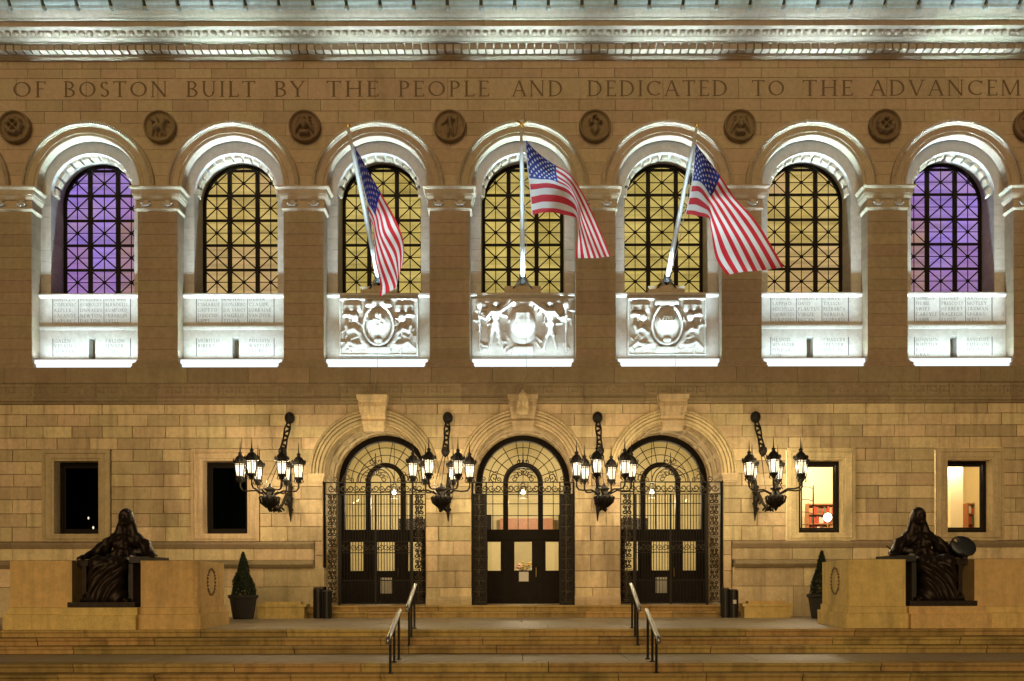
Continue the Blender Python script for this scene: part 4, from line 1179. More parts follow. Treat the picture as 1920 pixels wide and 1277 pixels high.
hd.smin(hd.cap((0, 0, -.12), (0, .02, -.25), .08, .1), .03).smin(hd.ell((0, .03, -.34), (.20, .13, .14)), .03).smin(hd.ell((0, -.16, .0), (.022, .03, .05)), .01)
hd.sub(hd.ell((-.05, -.15, .04), (.03, .03, .02)), .01).sub(hd.ell((.05, -.15, .04), (.03, .03, .02)), .01)
for s_ in (-1, 1): hd.smin(hd.cap((s_ * .13, 0, .0), (s_ * .15, .03, -.26), .045, .05), .03)
hd = hd.mesh('carved_head', M['ashlar'])

# glazed door screens at the back of each porch, ironwork gates near the front
def spiral(cx, cz, r, a0, turns, sg=1, n=14, shrink=.82):
    return [(cx + r * (1 - shrink * i / n) * math.cos(a0 + sg * turns * 2 * PI * i / n), cz + r * (1 - shrink * i / n) * math.sin(a0 + sg * turns * 2 * PI * i / n)) for i in range(n + 1)]
def ribbon(b, pts, y, w, d=.03):
    b.tube([(x, y, z) for x, z in pts], w, 4)
ZTR1, ZTR0 = PZ(993, YD), PZ(1012, YD)         # transom of the doors
ZL = PZ(905, YD)                                # springing of the inner lunette
MX = .62                                        # half distance of the two mullions
def door_unit(k):
    X = xb(k)
    fr_ = MB().arc([(1.70, YD + .1), (1.70, YD - .08), (1.46, YD - .08), (1.44, YD - .02), (1.44, YD + .1)], (0, ZD), 0, PI, 32, leg=ZD - FLOOR)
    d = fr_.build('doorway', M['frame'], lib); d.location = (X, 0, 0)
    for s_ in (-1, 1):
        MB().box(s_ * MX - .09, s_ * MX + .09, YD - .07, YD + .08, FLOOR, ZL).build('mullion', M['frame'], d)
    MB().box(-1.45, 1.45, YD - .09, YD + .08, ZTR0, ZTR1).build('transom', M['frame'], d)
    MB().arc([(.71, YD + .06), (.71, YD - .07), (.54, YD - .07), (.54, YD + .06)], (0, ZL), 0, PI, 20, close=True).build('lunette_frame', M['frame'], d)
    b = MB()
    for i in range(1, 9):
        q = PI * i / 9
        r1 = 1.45 if True else 0
        # from the lunette outwards to the arch
        x, z = .7 * math.cos(q), ZL + .7 * math.sin(q); dx, dz = math.cos(q), math.sin(q)
        t = 0
        while (x + dx * t) ** 2 + (z + dz * t - ZD) ** 2 < 1.46 ** 2 and t < 2: t += .02
        b.tube([(x, YD - .02, z), (x + dx * t, YD - .02, z + dz * t)], .016, 4)
    for rr in (.98, 1.22):
        b.tube([(rr * math.cos(PI * i / 24), YD - .02, ZL + rr * math.sin(PI * i / 24) * (1.0 if rr < 1.1 else 1.02)) for i in range(25)], .016, 4)
    b.build('fanlight_bars', M['frame'], d)
    b = MB()
    for x0, x1, nn in ((-1.44, -MX - .09, 2), (-MX + .09, MX - .09, 3), (MX + .09, 1.44, 2)):
        for i in range(1, nn): x = x0 + (x1 - x0) * i / nn; b.box(x - .012, x + .012, YD - .03, YD + .02, ZTR1, ZL)
    for i in range(1, 4): z = ZTR1 + (ZL - ZTR1) * i / 4 + .08; b.box(-1.44, 1.44, YD - .026, YD + .018, z - .012, z + .012)
    b.build('glazing_bars', M['frame'], d)
    cl = [(1.45 * math.cos(PI * i / 30), ZD + 1.45 * math.sin(PI * i / 30)) for i in range(31)]
    MB().poly_y(cl + [(-1.45, ZTR1), (1.45, ZTR1)], YD + .02, YD + .028).build('pane', M['glass'], d)
    # leaves: two narrow side leaves and the wide middle one
    zg1, zg0 = PZ(1016, YD), PZ(1070, YD)
    for nm, x0, x1, g0, g1 in (('side_panel', -1.45, -MX - .09, -1.26, -.80), ('side_panel', MX + .09, 1.45, .80, 1.26), ('door', -MX + .09, MX - .09, -.31, .31)):
        b = MB(); y = YD - .04
        b.box(x0, g0, y, y + .08, FLOOR, ZTR0); b.box(g1, x1, y, y + .08, FLOOR, ZTR0); b.box(g0, g1, y, y + .08, FLOOR, zg0); b.box(g0, g1, y, y + .08, zg1, ZTR0)
        b.box(x0 + .08, x1 - .08, y - .02, y, FLOOR + .12, FLOOR + .62); b.box(x0 + .08, x1 - .08, y - .02, y, FLOOR + .72, zg0 - .1)
        o = b.build(nm, M['wood'], d)
        MB().box(g0, g1, YD, YD + .008, zg0, zg1).build('pane', M['glass'], o)
        if nm == 'door': MB().tube([(MX - .16, y - .05, 1.3), (MX - .16, y - .09, 1.35), (MX - .16, y - .09, 1.6), (MX - .16, y - .05, 1.65)], .015, 6).build('handle', M['gold'], o)
    return d
ZT1, ZT0 = PZ(905, YS), PZ(926, YS)
PWD = .49
def scroll_strip(b, x0, x1, z0, z1, y, r, n):
    """paired C scrolls stacked between z0 and z1"""
    xm = (x0 + x1) / 2; st = (z1 - z0) / n
    for i in range(n):
        zc = z0 + st * (i + .5)
        for s_ in (-1, 1):
            ribbon(b, spiral(xm + s_ * (x1 - x0) * .22, zc - st * .2, min((x1 - x0) * .2, st * .32), PI / 2, 1.25 * s_, 1), y, r)
            ribbon(b, spiral(xm + s_ * (x1 - x0) * .22, zc + st * .26, min((x1 - x0) * .15, st * .22), -PI / 2, -1.25 * s_, 1), y, r)
        ribbon(b, [(xm, zc - st * .5), (xm - .02, zc), (xm, zc + st * .5)], y, r)
def gate_unit(k):
    X = xb(k); closed = k != 0
    g = MB()
    for s_ in (-1, 1):
        for x in (DH - .03, DH - PWD + .02):
            g.box(s_ * x - .022, s_ * x + .022, YS - .03, YS + .03, FLOOR, ZT1)
    g.box(-DH + .01, DH - .01, YS - .03, YS + .03, ZT1 - .005, ZT1 + .03)
    g.box(-DH + .01, DH - .01, YS - .03, YS + .03, ZT0 - .03, ZT0)
    G_ = g.build('entrance_gate', M['iron'], lib); G_.location = (X, 0, 0)
    for s_ in (-1, 1):
        b = MB()
        x0, x1 = sorted((s_ * (DH - .05), s_ * (DH - PWD + .04)))
        scroll_strip(b, x0, x1, FLOOR + .1, ZT0, YS, .022, 10)
        for i in range(11):
            z = FLOOR + .1 + (ZT0 - FLOOR - .1) * i / 10; b.box(x0, x1, YS - .012, YS + .012, z - .01, z + .01)
        b.build('scroll_pilaster', M['bronze_iron'], G_)
        if k == 0: MB().box(x0, x1, YS + .03, YS + .05, FLOOR, ZT0).build('dark_backing', M['iron'], G_)  # black sheet added for the darkness behind the middle pilasters
    b = MB()
    n = 15
    for i in range(n):
        x = -DH + .12 + (2 * DH - .24) * (i + .5) / n
        ribbon(b, spiral(x, (ZT0 + ZT1) / 2, .13, (i % 2) * PI, 1.3, 1 if i % 2 else -1), YS, .019)
    b.build('scroll_frieze', M['bronze_iron'], G_)
    b = MB()
    # cresting: a lunette of scrolls in the middle, smaller scrolls either side
    for rr, w in ((.62, .035), (.50, .016)):
        ribbon(b, [(rr * math.cos(PI * i / 18), ZT1 + .03 + rr * math.sin(PI * i / 18) * .9) for i in range(19)], YS, w if k == 0 else .02)
    for i in range(7):
        q = PI * (i + .5) / 7
        ribbon(b, spiral(.30 * math.cos(q), ZT1 + .06 + .28 * math.sin(q), .13, q, 1.3, 1 if i < 3 else -1), YS, .014)
    for s_ in (-1, 1):
        ribbon(b, spiral(s_ * .12, ZT1 + .70, .11, PI / 2 + s_, 1.2, s_), YS, .016)
        ribbon(b, spiral(s_ * .95, ZT1 + .17, .15, -PI / 2, 1.3, s_), YS, .016)
        ribbon(b, spiral(s_ * .80, ZT1 + .10, .09, -PI / 2, 1.3, -s_), YS, .014)
        ribbon(b, spiral(s_ * 1.30, ZT1 + .12, .10, -PI / 2, 1.3, s_), YS, .014)
        ribbon(b, [(s_ * 1.12, ZT1 + .05), (s_ * .98, ZT1 + .34), (s_ * .86, ZT1 + .38)], YS, .014)
    ribbon(b, [(0, ZT1 + .55), (0, ZT1 + .98)], YS, .02)
    b.build('scroll_crest', M['bronze_iron'] if k else M['iron'], G_)
    if closed:
        xi = DH - PWD - .02
        nb = 25
        bar = MB().tube([(0, YS, FLOOR + .04), (0, YS, ZT0 - .02)], .013, 5).mesh('bar', M['iron'])
        for i in range(nb): link('bar', bar, G_, (-xi + 2 * xi * (i + .5) / nb, 0, 0))
        for x in (-xi, 0, xi): MB().box(x - .03, x + .03, YS - .025, YS + .025, FLOOR + .02, ZT0).build('stile', M['iron'], G_)
        for z in (FLOOR + .06, PZ(1088, YS), PZ(1036, YS), PZ(1015, YS)): MB().box(-xi, xi, YS - .02, YS + .02, z - .016, z + .016).build('rail', M['iron'], G_)
        b = MB()
        for i in range(13):
            x = -xi + 2 * xi * (i + .5) / 13
            ribbon(b, spiral(x, PZ(1025.5, YS), .12, (i % 2) * PI, 1.3, 1 if i % 2 else -1), YS, .013)
        b.build('lock_band', M['bronze_iron'], G_)
        b = MB()
        for i in range(nb + 1): x = -xi + 2 * xi * i / nb; b.tube([(x, YS, FLOOR + .05), (x, YS, PZ(1088, YS))], .009, 4)
        b.build('lower_bars', M['iron'], G_)
for k in (-1, 0, 1):
    X = xb(k)
    link('door_reveal', vault, lib, (X, 0, 0)); link('door_arch', archi, lib, (X, 0, 0)); link('bead_course', vn, lib, (X, 0, 0))['kind'] = 'stuff'; link('vault_ribs', cof, lib, (X, 0, 0))
    for m in imps: link('impost', m, lib, (X, 0, 0))
    link('keystone', kst, lib, (X, 0, 0))
    if k == 0: link('carved_head', hd, lib, (X, -1.36, Lz(757)))
    MB().box(-DH - .02, DH + .02, -.9, 1.8, FLOOR - .1, FLOOR).build('threshold', M['paving'], lib).location = (X, 0, 0)
    door_unit(k); gate_unit(k)

# ================================================================== ROOMS BEHIND THE GLASS
def room(name, x0, x1, y0, y1, z0, z1, mat):
    b = MB()
    b.box(x0, x1, y1, y1 + .1, z0, z1); b.box(x0 - .1, x0, y0, y1 + .1, z0 - .1, z1 + .1); b.box(x1, x1 + .1, y0, y1 + .1, z0 - .1, z1 + .1)
    b.box(x0, x1, y0, y1, z0 - .1, z0); b.box(x0, x1, y0, y1, z1, z1 + .1)
    o = b.build(name, mat, lib); return o
room('entrance_hall', -7.6, 7.6, 1.80, 6.6, FLOOR, 6.9, M['plaster'])
def bulb(name, parent, loc, en, c=(1, .84, .55), r=.1):
    ld = bpy.data.lights.new(name, 'POINT'); ld.energy = en; ld.color = c; ld.shadow_soft_size = r
    return link(name, ld, parent, loc)
where = {-1: 'left', 0: 'middle', 1: 'right'}
for k in (-1, 0, 1):
    p = empty('pendant_lantern', (xb(k), 3.7, 4.35))
    tag(p, 'lit hanging lantern inside the hall, seen through the %s doorway glass' % where[k], 'pendant lantern', 'pendant lanterns in the entrance hall')
    MB().tube([(0, 0, .55), (0, 0, 2.54)], .012, 5).build('chain', M['iron'], p)
    b = MB()
    for i in range(6):
        q = PI * i / 3; b.tube([(.15 * math.cos(q), .15 * math.sin(q), 0), (.2 * math.cos(q), .2 * math.sin(q), .4), (0, 0, .58)], .010, 4)
    for r_, z in ((.15, 0), (.2, .4)): b.tube([(r_ * math.cos(PI * i / 6), r_ * math.sin(PI * i / 6), z) for i in range(13)], .012, 4)
    b.build('cage', M['iron'], p)
    s = MB().lathe([(.02, -.08), (.07, -.05), (.09, 0), (.07, .06), (.02, .09)], (0, 0, .2), 12); s.smooth = True; s.build('glass_globe', M['pendant_glow'], p)
    bulb('bulb', p, (0, 0, -.18), 270, r=.09)
# dark wooden partition with a reddish upper band across the back of the hall
pt = MB().box(-7.5, 7.5, 6.3, 6.55, FLOOR, 1.2).build('partition', M['wood'], lib)
for i in range(10):
    x = -6.75 + i * 1.5
    MB().box(x - .62, x + .62, 6.26, 6.30, .5, 1.1).build('panel', M['wood'], pt)
for X, w in ((0.15, 1.1), (-1.55, .25), (1.7, .25), (-4.2, .9), (4.2, .9)):
    MB().box(X - w, X + w, 6.2, 6.45, 3.05, 3.75 if w > .3 else 3.9).build('gallery_front', M['shelf'] if w > 1 else M['wood'], lib)
for x in (-2.4, 2.4): MB().lathe([(.22, 0), (.26, .05), (.2, .15), (.18, 5.6), (.24, 6.2), (.3, 6.5)], (x, 5.2, FLOOR), 14).build('hall_column', M['plaster'], lib)
# flowers on the hall table
tb = empty('hall_table', (0, 3.2, FLOOR)); tag(tb, 'dark round table in the hall carrying the flowers behind the middle door', 'table')
MB().lathe([(.45, .74), (.45, .78)], n=20).build('tabletop', M['wood'], tb)
MB().lathe([(.25, 0), (.06, .06), (.05, .4), (.08, .74)], n=10).build('pedestal_leg', M['wood'], tb)
fl = empty('flower_vase', (0.03, 3.2, FLOOR + .78)); tag(fl, 'vase of white, yellow and pink flowers seen through the middle door window', 'flowers')
MB().lathe([(.06, 0), (.10, .06), (.11, .2), (.06, .34), (.08, .38)], n=12).build('vase', M['paper'], fl)
g = random.Random(3)
blo = {}
for nm in ('flower_white', 'flower_yellow', 'flower_pink'):
    s = SDF((-.1, -.1, -.08), (.1, .1, .08), .03)
    for i in range(6): q = PI * i / 3; s.smin(s.ell((.04 * math.cos(q), .04 * math.sin(q), 0), (.04, .04, .03)), .01)
    blo[nm] = s.mesh('blossom', M[nm])
for i in range(26):
    q, r_ = g.uniform(0, 2 * PI), .3 * g.random() ** .5
    z = .50 + g.uniform(0, .36) - r_ * .5
    link('blossom', blo[g.choice(['flower_white', 'flower_white', 'flower_yellow', 'flower_yellow', 'flower_pink'])], fl, (r_ * math.cos(q), r_ * math.sin(q), z), (g.uniform(-.6, .6), g.uniform(-.6, .6), 0))
st = MB()
for i in range(14):
    q, r_ = g.uniform(0, 2 * PI), g.uniform(.05, .26); st.tube([(0, 0, .3), (r_ * math.cos(q), r_ * math.sin(q), .6)], .008, 4)
st.build('stems', M['leaf'], fl)
# notices on the doors
for k, dx, z, w, h, lab in ((0, .02, 1.16, .17, .17, 'white notice sheet taped below the middle door window'), (-1, .02, .74, .20, .28, 'pale notice sheet low on the left door behind the gate'), (1, .02, .74, .20, .28, 'pale notice sheet low on the right door behind the gate')):
    tag(MB().box(xb(k) + dx - w, xb(k) + dx + w, YD - .072, YD - .068, z, z + 2 * h).build('notice', M['paper'], None), lab, 'notice')

# lit reading rooms on the right, unlit rooms on the left
for k in (2, 3):
    X = xb(k)
    room('reading_room', X - 2.0, X + 2.0, -.42, 3.6, 1.2, 6.2, M['room_white'])
    bulb('ceiling_lamp', lib, (X + .4, 1.4, 5.6), 400, (1, .86, .60), .25)
for k in (-4, -3, -2, 4):
    room('unlit_room', xb(k) - 1.6, xb(k) + 1.6, -.42, 3.0, 1.2, 6.2, M['dark_room'])
def bookcase(x, y, z0, w, rows, label):
    o = empty('bookcase', (x, y, z0)); tag(o, label, 'bookcase')
    h = .36
    c = MB(); c.box(-w, w, .18, .22, 0, rows * h + .06)
    c.box(-w - .03, -w, -.16, .22, 0, rows * h + .06); c.box(w, w + .03, -.16, .22, 0, rows * h + .06)
    c.build('case', M['shelf'], o)
    g = random.Random(int(x * 7))
    for r_ in range(rows + 1): MB().box(-w, w, -.16, .18, r_ * h, r_ * h + .04).build('shelf', M['shelf'], o)
    for r_ in range(rows):
        xx = -w + .02
        while xx < w - .08:
            t = g.uniform(.05, .10); hh = g.uniform(.2, .29)
            MB().box(xx, xx + t, -.12, .12, r_ * h + .04, r_ * h + .04 + hh).build('book', M[g.choice(['book_red', 'book_red', 'book_tan', 'book_green', 'paper'])], o)
            xx += t + .008
bookcase(PX(1546, 2.9), 2.9, PZ(1003, 2.9), .62, 3, 'red wooden bookcase in the lit room behind the window beside the right lamp cluster')
bookcase(PX(1838, 2.9), 2.9, PZ(1003, 2.9), .5, 3, 'red wooden bookcase behind the rightmost lit window')
tl = empty('table_lamp', (PX(1552, 1.2), 1.2, PZ(1003, 1.2))); tag(tl, 'bright round lamp in the lit window beside the right lamp cluster', 'lamp')
MB().lathe([(.12, 0), (.12, .03), (.02, .06), (.02, .48)], n=10).build('stem', M['gold'], tl)
MB().lathe([(.16, -.2), (.16, -.02), (.14, 0)], n=12).build('base', M['shelf'], tl)
s = MB().lathe([(.03, .44), (.11, .50), (.15, .60), (.11, .70), (.03, .75)], n=14); s.smooth = True; s.build('globe', M['bulb'], tl)
sp = empty('spiral_stair', (PX(1503, 1.6), 1.6, PZ(1003, 1.6))); tag(sp, 'dark iron stair rail behind the lit window beside the right lamp cluster', 'stair')
MB().tube([(0, 0, 0), (0, 0, 1.9)], .03, 6).build('newel', M['iron'], sp)
MB().tube([(.42, 0, 0), (.42, 0, 1.75)], .025, 6).build('post', M['iron'], sp)
for i in range(4): MB().tube([(0, 0, .35 + i * .45), (.22, -.06, .33 + i * .45), (.42, 0, .28 + i * .45)], .014, 5).build('rail', M['iron'], sp)
MB().box(-.05, .5, -.1, .2, 0, .12).build('tread', M['iron'], sp)
col_ = MB().box(PX(1783, 1.6), PX(1806, 1.6), 1.6, 2.2, 1.2, 6.2).build('room_pillar', M['room_white'], lib)
for (px, py, Y, r_, lab) in ((166, 970, .4, .030, 'small dim glow added for a street reflection in the dark window behind the left statue'), (175, 988, .6, .034, 'second small glow added for a street reflection, low in the dark window behind the left statue')):
    b = MB().lathe([(r_ * .3, -r_ * 1.6), (r_, -r_ * .5), (r_ * .8, r_ * .8), (r_ * .2, r_ * 1.6)], n=8)
    o = b.build('reflection_glow', emit_mat('dim_reflection_glow', (1, .8, .5), 1.6)); o.location = (PX(px, Y), Y, PZ(py, Y)); tag(o, lab, 'bulb')  # emitting shape added to imitate street lights reflected in the glass
    MB().tube([(0, 0, -r_ * 1.5), (0, 0, -(PZ(py, Y) - 1.2))], .012, 5).build('stand', M['iron'], o)  # thin support added under the reflection glow

# ================================================================== GROUND, TERRACE, STEPS
GZ = -1.36
gr = MB().add([(-1500, -1500, GZ), (1500, -1500, GZ), (1500, 1500, GZ), (-1500, 1500, GZ)], [(0, 1, 2, 3)]).build('ground', M['asphalt']); gr['kind'] = 'structure'
TW = HALF + 4
ter = MB().box(-TW, TW, -9.0, -.4, -1.36, -.09).build('terrace', M['mortar']); ter['kind'] = 'structure'
g = random.Random(11)
def slab(name, x0, x1, y0, y1, zt, th, parent, mat, gp=.006):
    b = MB(); c = .012
    x0 += gp / 2; x1 -= gp / 2; y0 += gp / 2; y1 -= gp / 2
    vs = [(x0 + c, y0 + c, zt), (x1 - c, y0 + c, zt), (x1 - c, y1 - c, zt), (x0 + c, y1 - c, zt), (x0, y0, zt - c), (x1, y0, zt - c), (x1, y1, zt - c), (x0, y1, zt - c), (x0, y0, zt - th), (x1, y0, zt - th), (x1, y1, zt - th), (x0, y1, zt - th)]
    fs = [(0, 1, 2, 3)] + [(o + j, o + 4 + j, o + 4 + (j + 1) % 4, o + (j + 1) % 4) for o in (0, 4) for j in range(4)]
    return b.add(vs, fs).build(name, mat, parent)
rows = [(-8.72, -7.2), (-7.2, -5.6), (-5.6, -4.0), (-4.0, -2.4), (-2.4, -.8)]
for i, (y0, y1) in enumerate(rows):
    x = -TW + (i % 2) * .9
    while x < TW:
        w = g.uniform(1.7, 2.2); slab('paving_slab', x, min(x + w, TW), y0, y1, 0, .12, ter, M['paving']); x += w
steps = empty('steps', (0, 0, 0)); steps['kind'] = 'structure'
def step_row(name, yf, yb, zt, x0, x1, Lm, parent, over=.03, th=.165):
    x = x0 + g.uniform(-Lm, 0)
    while x < x1:
        w = Lm * g.uniform(.8, 1.25); a, b_ = max(x, x0), min(x + w, x1)
        if b_ - a > .2:
            j = g.uniform(-.014, .014)
            pr = [(yb, zt), (yf + .02 + j, zt), (yf - .005 + j, zt - .012), (yf - .012 + j, zt - .035), (yf + j, zt - .062), (yf + .035 + j, zt - .072), (yf + .035 + j, zt - th), (yb, zt - th)]
            MB().profile_x(pr, a + .007, b_ - .007).build(name, M['step'], parent).location = (0, 0, g.uniform(-.005, .004))
        x += w
yf = [-9.34, -9.72, -10.10]
step_row('step_stone', -9.34, -8.72, 0, -TW, TW, 2.4, steps)
step_row('step_stone', -9.72, -9.30, -.17, -TW, TW, 2.6, steps)
step_row('step_stone', -10.10, -9.68, -.34, -TW, TW, 2.2, steps)
step_row('step_stone', -12.56, -12.0, -.51, -TW, TW, 3.0, steps)
x = -TW
while x < TW:
    w = g.uniform(2.0, 2.8); slab('landing_slab', x, min(x + w, TW), -12.0, -10.06, -.51, .16, steps, M['paving']); x += w
for i in range(4): step_row('step_stone', -12.94 - i * .38, -12.5 - i * .38, -.68 - i * .17, -TW, TW, 2.1 + .3 * (i % 2), steps)
sk = MB().box(-TW, TW, -12.5, -8.98, GZ, -.68).build('step_bed', M['mortar'], steps)
# two steps up to the doors
step_row('door_step', -1.95, -1.45, .185, -7.2, 7.2, 2.4, steps, th=.18)
step_row('door_step', -1.50, -.86, FLOOR, -7.0, 7.0, 2.6, steps, th=.18)

# ================================================================== PEDESTALS AND STATUES
def pedestal(sg, label):
    """built for the left side (x negative is outward), mirrored for the right"""
    P = empty('statue_pedestal', (sg * 9.9, -9.1, 0)); tag(P, label, 'pedestal', 'statue pedestals')
    H = 1.62
    def plan(b, pts, z0, z1, ch=0.0):
        pts = [(sg * -1 * x, y) for x, y in pts]
        n = len(pts)
        vs = [(x, y, z0) for x, y in pts] + [(x, y, z1) for x, y in pts]
        b.add(vs, [tuple(range(n)), tuple(range(n, 2 * n))] + [(i, (i + 1) % n, (i + 1) % n + n, i + n) for i in range(n)])
    inner = [(.90, 0), (2.12, 0), (2.22, .05), (2.25, .16), (1.98, 2.6), (1.90, 2.85), (1.7, 3.0), (.90, 3.0)]
    def grow(pts, d): return [(x + (d if x > 1.5 else -d * .5), y + (-d if y < 1 else d)) for x, y in pts]
    b = MB(); plan(b, inner, .52, H); b.build('inner_block', M['pedestal'], P)
    b = MB(); plan(b, grow(inner, .035), .36, .515); plan(b, grow(inner, .10), 0.002, .355); b.build('inner_base', M['pedestal'], P)
    outer = [(-2.18, 0), (-.72, 0), (-.72, 3.0), (-2.18, 3.0)]
    b = MB(); plan(b, outer, .52, H); b.build('outer_block', M['pedestal'], P)
    b = MB(); plan(b, [(-2.22, -.035), (-.70, -.035), (-.70, 3), (-2.22, 3)], .36, .515); plan(b, [(-2.30, -.10), (-.68, -.10), (-.68, 3), (-2.30, 3)], .002, .355); b.build('outer_base', M['pedestal'], P)
    b = MB(); plan(b, [(-.90, -.16), (.885, -.16), (.885, 2.9), (-.675, 2.9), (-.675, -.14)][:2] + [(.86, 2.9), (-.66, 2.9), (-.66, -.0), (-.9, 0)], .34, .52)
    plan(b, [(-1.0, -.24), (.88, -.24), (.88, 2.9), (-.655, 2.9), (-.655, -.08), (-1.0, -.08)], .003, .338); b.build('plinth', M['pedestal'], P)
    # laurel wreath cut on the end face
    w = MB(); cx0, cy0, cx1, cy1 = 2.25, .16, 1.98, 2.6
    t = .42; cx, cy = cx0 + (cx1 - cx0) * t, cy0 + (cy1 - cy0) * t
    dx, dy = cx1 - cx0, cy1 - cy0; l = math.hypot(dx, dy); dx, dy = dx / l, dy / l; nx, ny = dy, -dx
    for i in range(22):
        q = R(100 + 340 * i / 21 - 90 + 100); rr = .30 + .04 * (i % 2)
        u, v = rr * 1.25 * math.cos(q), rr * math.sin(q)
        u2, v2 = (rr + .05 * (-1) ** i) * 1.25 * math.cos(q + .22), (rr + .05 * (-1) ** i) * math.sin(q + .22)
        f = lambda u, v, o: (sg * -1 * (cx + dx * u + nx * o), cy + dy * u + ny * o, 1.12 + v)
        w.tube([f(u, v, .0), f((u + u2) / 2, (v + v2) / 2, .012), f(u2, v2, .0)], [.012, .034, .008], 5)
    w.build('wreath', M['carved'], P)
    return P
pedestal(-1, 'pale granite pedestal with a wreath on its end, under the left hooded statue')
pedestal(1, 'pale granite pedestal with a wreath on its end, under the right statue with palette')

def statue(kind, X, label):
    S = empty('seated_statue', (X, -8.42, .525)); S.scale = (.93, 1.0, 1.0); tag(S, label, 'statue', 'seated bronze statues')
    m = 1 if kind == 0 else -1
    s = SDF((-1.3, -.85, .06), (1.3, .75, 2.46), .0285)
    # soft folds that bend the surface of the drapery
    q = lambda x, y, z: (m * x, y, z)
    hx = .22
    C = lambda a, b_, r0, r1=None: s.cap(q(*a), q(*b_), r0, r1)
    E = lambda c, r_: s.ell(q(*c), r_)
    s.smin(E((.05, .18, 1.02), (.44, .40, .30)), 0)
    s.smin(C((.09, .16, 1.05), (.18, .12, 1.50), .30, .27), .12)
    s.smin(E((.20, .12, 1.60), (.44, .22, .17)), .08)
    s.smin(C((.21, .08, 1.7), (.22, .05, 1.95), .10, .09), .05)
    # thighs, knees and shins under the cloth, feet at the step
    for sx, kx in ((-.16, -.24), (.28, .30)):
        s.smin(C((sx, .1, 1.0), (kx, -.50, 1.02), .24, .19), .10)
        s.smin(C((kx, -.50, 1.0), (kx - .06, -.58, .22), .19, .17), .10)
    s.smin(C((.02, -.46, .92), (-.05, -.52, .24), .24, .22), .15)
    s.smin(C((-.2, -.42, .36), (-.60, -.48, .16), .20, .07), .14)
    s.smin(C((.28, -.42, .32), (.44, -.50, .15), .20, .08), .14)
    s.smin(s.box(q(0, -.1, .17), (.58, .55, .07), .05), .10)
    # veil down the back and sides, sleeves over both arms
    s.smin(C((.20, .26, 2.0), (.18, .34, 1.40), .15, .30), .05)
    s.smin(C((-.10, .12, 1.66), (-.40, .12, 1.44), .13, .155), .035)
    s.smin(C((-.40, .12, 1.44), (-.55, -.02, 1.29), .155, .125), .03)
    s.smin(C((-.55, -.02, 1.28), (-.64, -.34, 1.215), .12, .065), .03)
    s.smin(C((-.36, .20, 1.34), (-.56, .12, 1.18), .12, .10), .04)
    s.smin(C((.48, .12, 1.66), (.74, .06, 1.46), .135, .15), .035)
    s.smin(C((.74, .06, 1.46), (.90, -.06, 1.31), .15, .125), .03)
    s.smin(C((.90, -.06, 1.30), (1.12, -.34, 1.25), .115, .06), .03)
    s.smin(C((.78, .06, 1.30), (.96, -.12, 1.21), .11, .06), .04)
    for e in (-.12, .12): s.smin(E((.19 + e, -.10, 1.50), (.12, .09, .11)), .05)
    s.smin(C((-.02, -.10, 1.62), (.36, -.16, 1.36), .035, .04), .02).smin(C((.36, -.16, 1.36), (.42, -.2, 1.12), .04, .05), .02)
    # folds
    X_, Y_, Z_ = s.X * m, s.Y, s.Z
    low = np.clip((1.1 - Z_) / .2, 0, 1)
    f1 = np.sin(26 * (X_ * .82 + (1 - Z_) * .62) + 3 * np.sin(3.1 * Z_ + 2 * X_)) * .030 + np.sin(47 * (X_ * .8 + (1 - Z_) * .5) + 2 * np.sin(5 * Z_)) * .010
    f2 = np.sin(34 * (X_ + .3 * (Z_ - 1.4) * np.sign(X_ - .2)) + 5 * Y_) * .014 + np.sin(38 * (Z_ + .55 * np.abs(X_ - .2))) * .007 - .022 * np.exp(-((Z_ - 1.30) / .022) ** 2) * (np.abs(X_ - .17) < .3)
    s.d = s.d + f1 * low + f2 * (1 - low) * np.clip((1.90 - Z_) / .15, 0, 1)
    # head in its hood
    H_ = .13
    s.smin(E((hx, .07, 2.03 + H_), (.185, .215, .235)), .03)
    s.smin(C((hx - .10, .12, 1.98 + H_), (hx - .25, .08, 1.64), .10, .12), .05).smin(C((hx + .10, .12, 1.98 + H_), (hx + .23, .08, 1.66), .10, .12), .05)
    s.sub(E((hx, -.17, 1.975 + H_), (.115, .16, .18)), .03)
    s.smin(E((hx, -.02, 1.985 + H_), (.105, .13, .155)), .01)
    s.smin(E((hx, -.15, 1.975 + H_), (.024, .035, .045)), .015).smin(E((hx, -.135, 2.055 + H_), (.085, .02, .018)), .01).smin(E((hx, -.135, 1.905 + H_), (.04, .02, .014)), .005).smin(E((hx, -.105, 1.865 + H_), (.05, .05, .035)), .02)
    for e in (-1, 1): s.sub(E((hx + e * .045, -.155, 2.02 + H_), (.028, .03, .018)), .01)
    me = s.mesh('figure', M['bronze'])
    link('figure', me, S)
    # hands: palm and five fingers
    def hand(x, y, z, dx, dy, name='hand'):
        b = MB(); d = Vector((dx, dy, -.1)).normalized(); sd_ = Vector((-d.y, d.x, 0))
        o = Vector((x, y, z))
        b.tube([o - d * .08, o, o + d * .10], [.06, .065, .05], 8)
        for i in range(4):
            a = o + d * .08 + sd_ * (i - 1.5) * .032
            l = (.11, .13, .12, .09)[i]
            b.tube([a, a + d * l * .5 + Vector((0, 0, .008)), a + d * l * .85 + Vector((0, 0, -.02)), a + d * l + Vector((0, 0, -.05))], [.018, .017, .015, .011], 6)
        a = o + sd_ * .055
        b.tube([a, a + sd_ * .05 + d * .05, a + sd_ * .055 + d * .11 + Vector((0, 0, -.02))], [.02, .018, .012], 6)
        b.smooth = True
        b.build(name, M['bronze'], S)
    hand(m * 1.13, -.38, 1.235, m * .25, -.9)
    hand(m * -.65, -.40, 1.19, m * -.2, -1)
    # throne: seat block, back and arm rests
    t = MB()
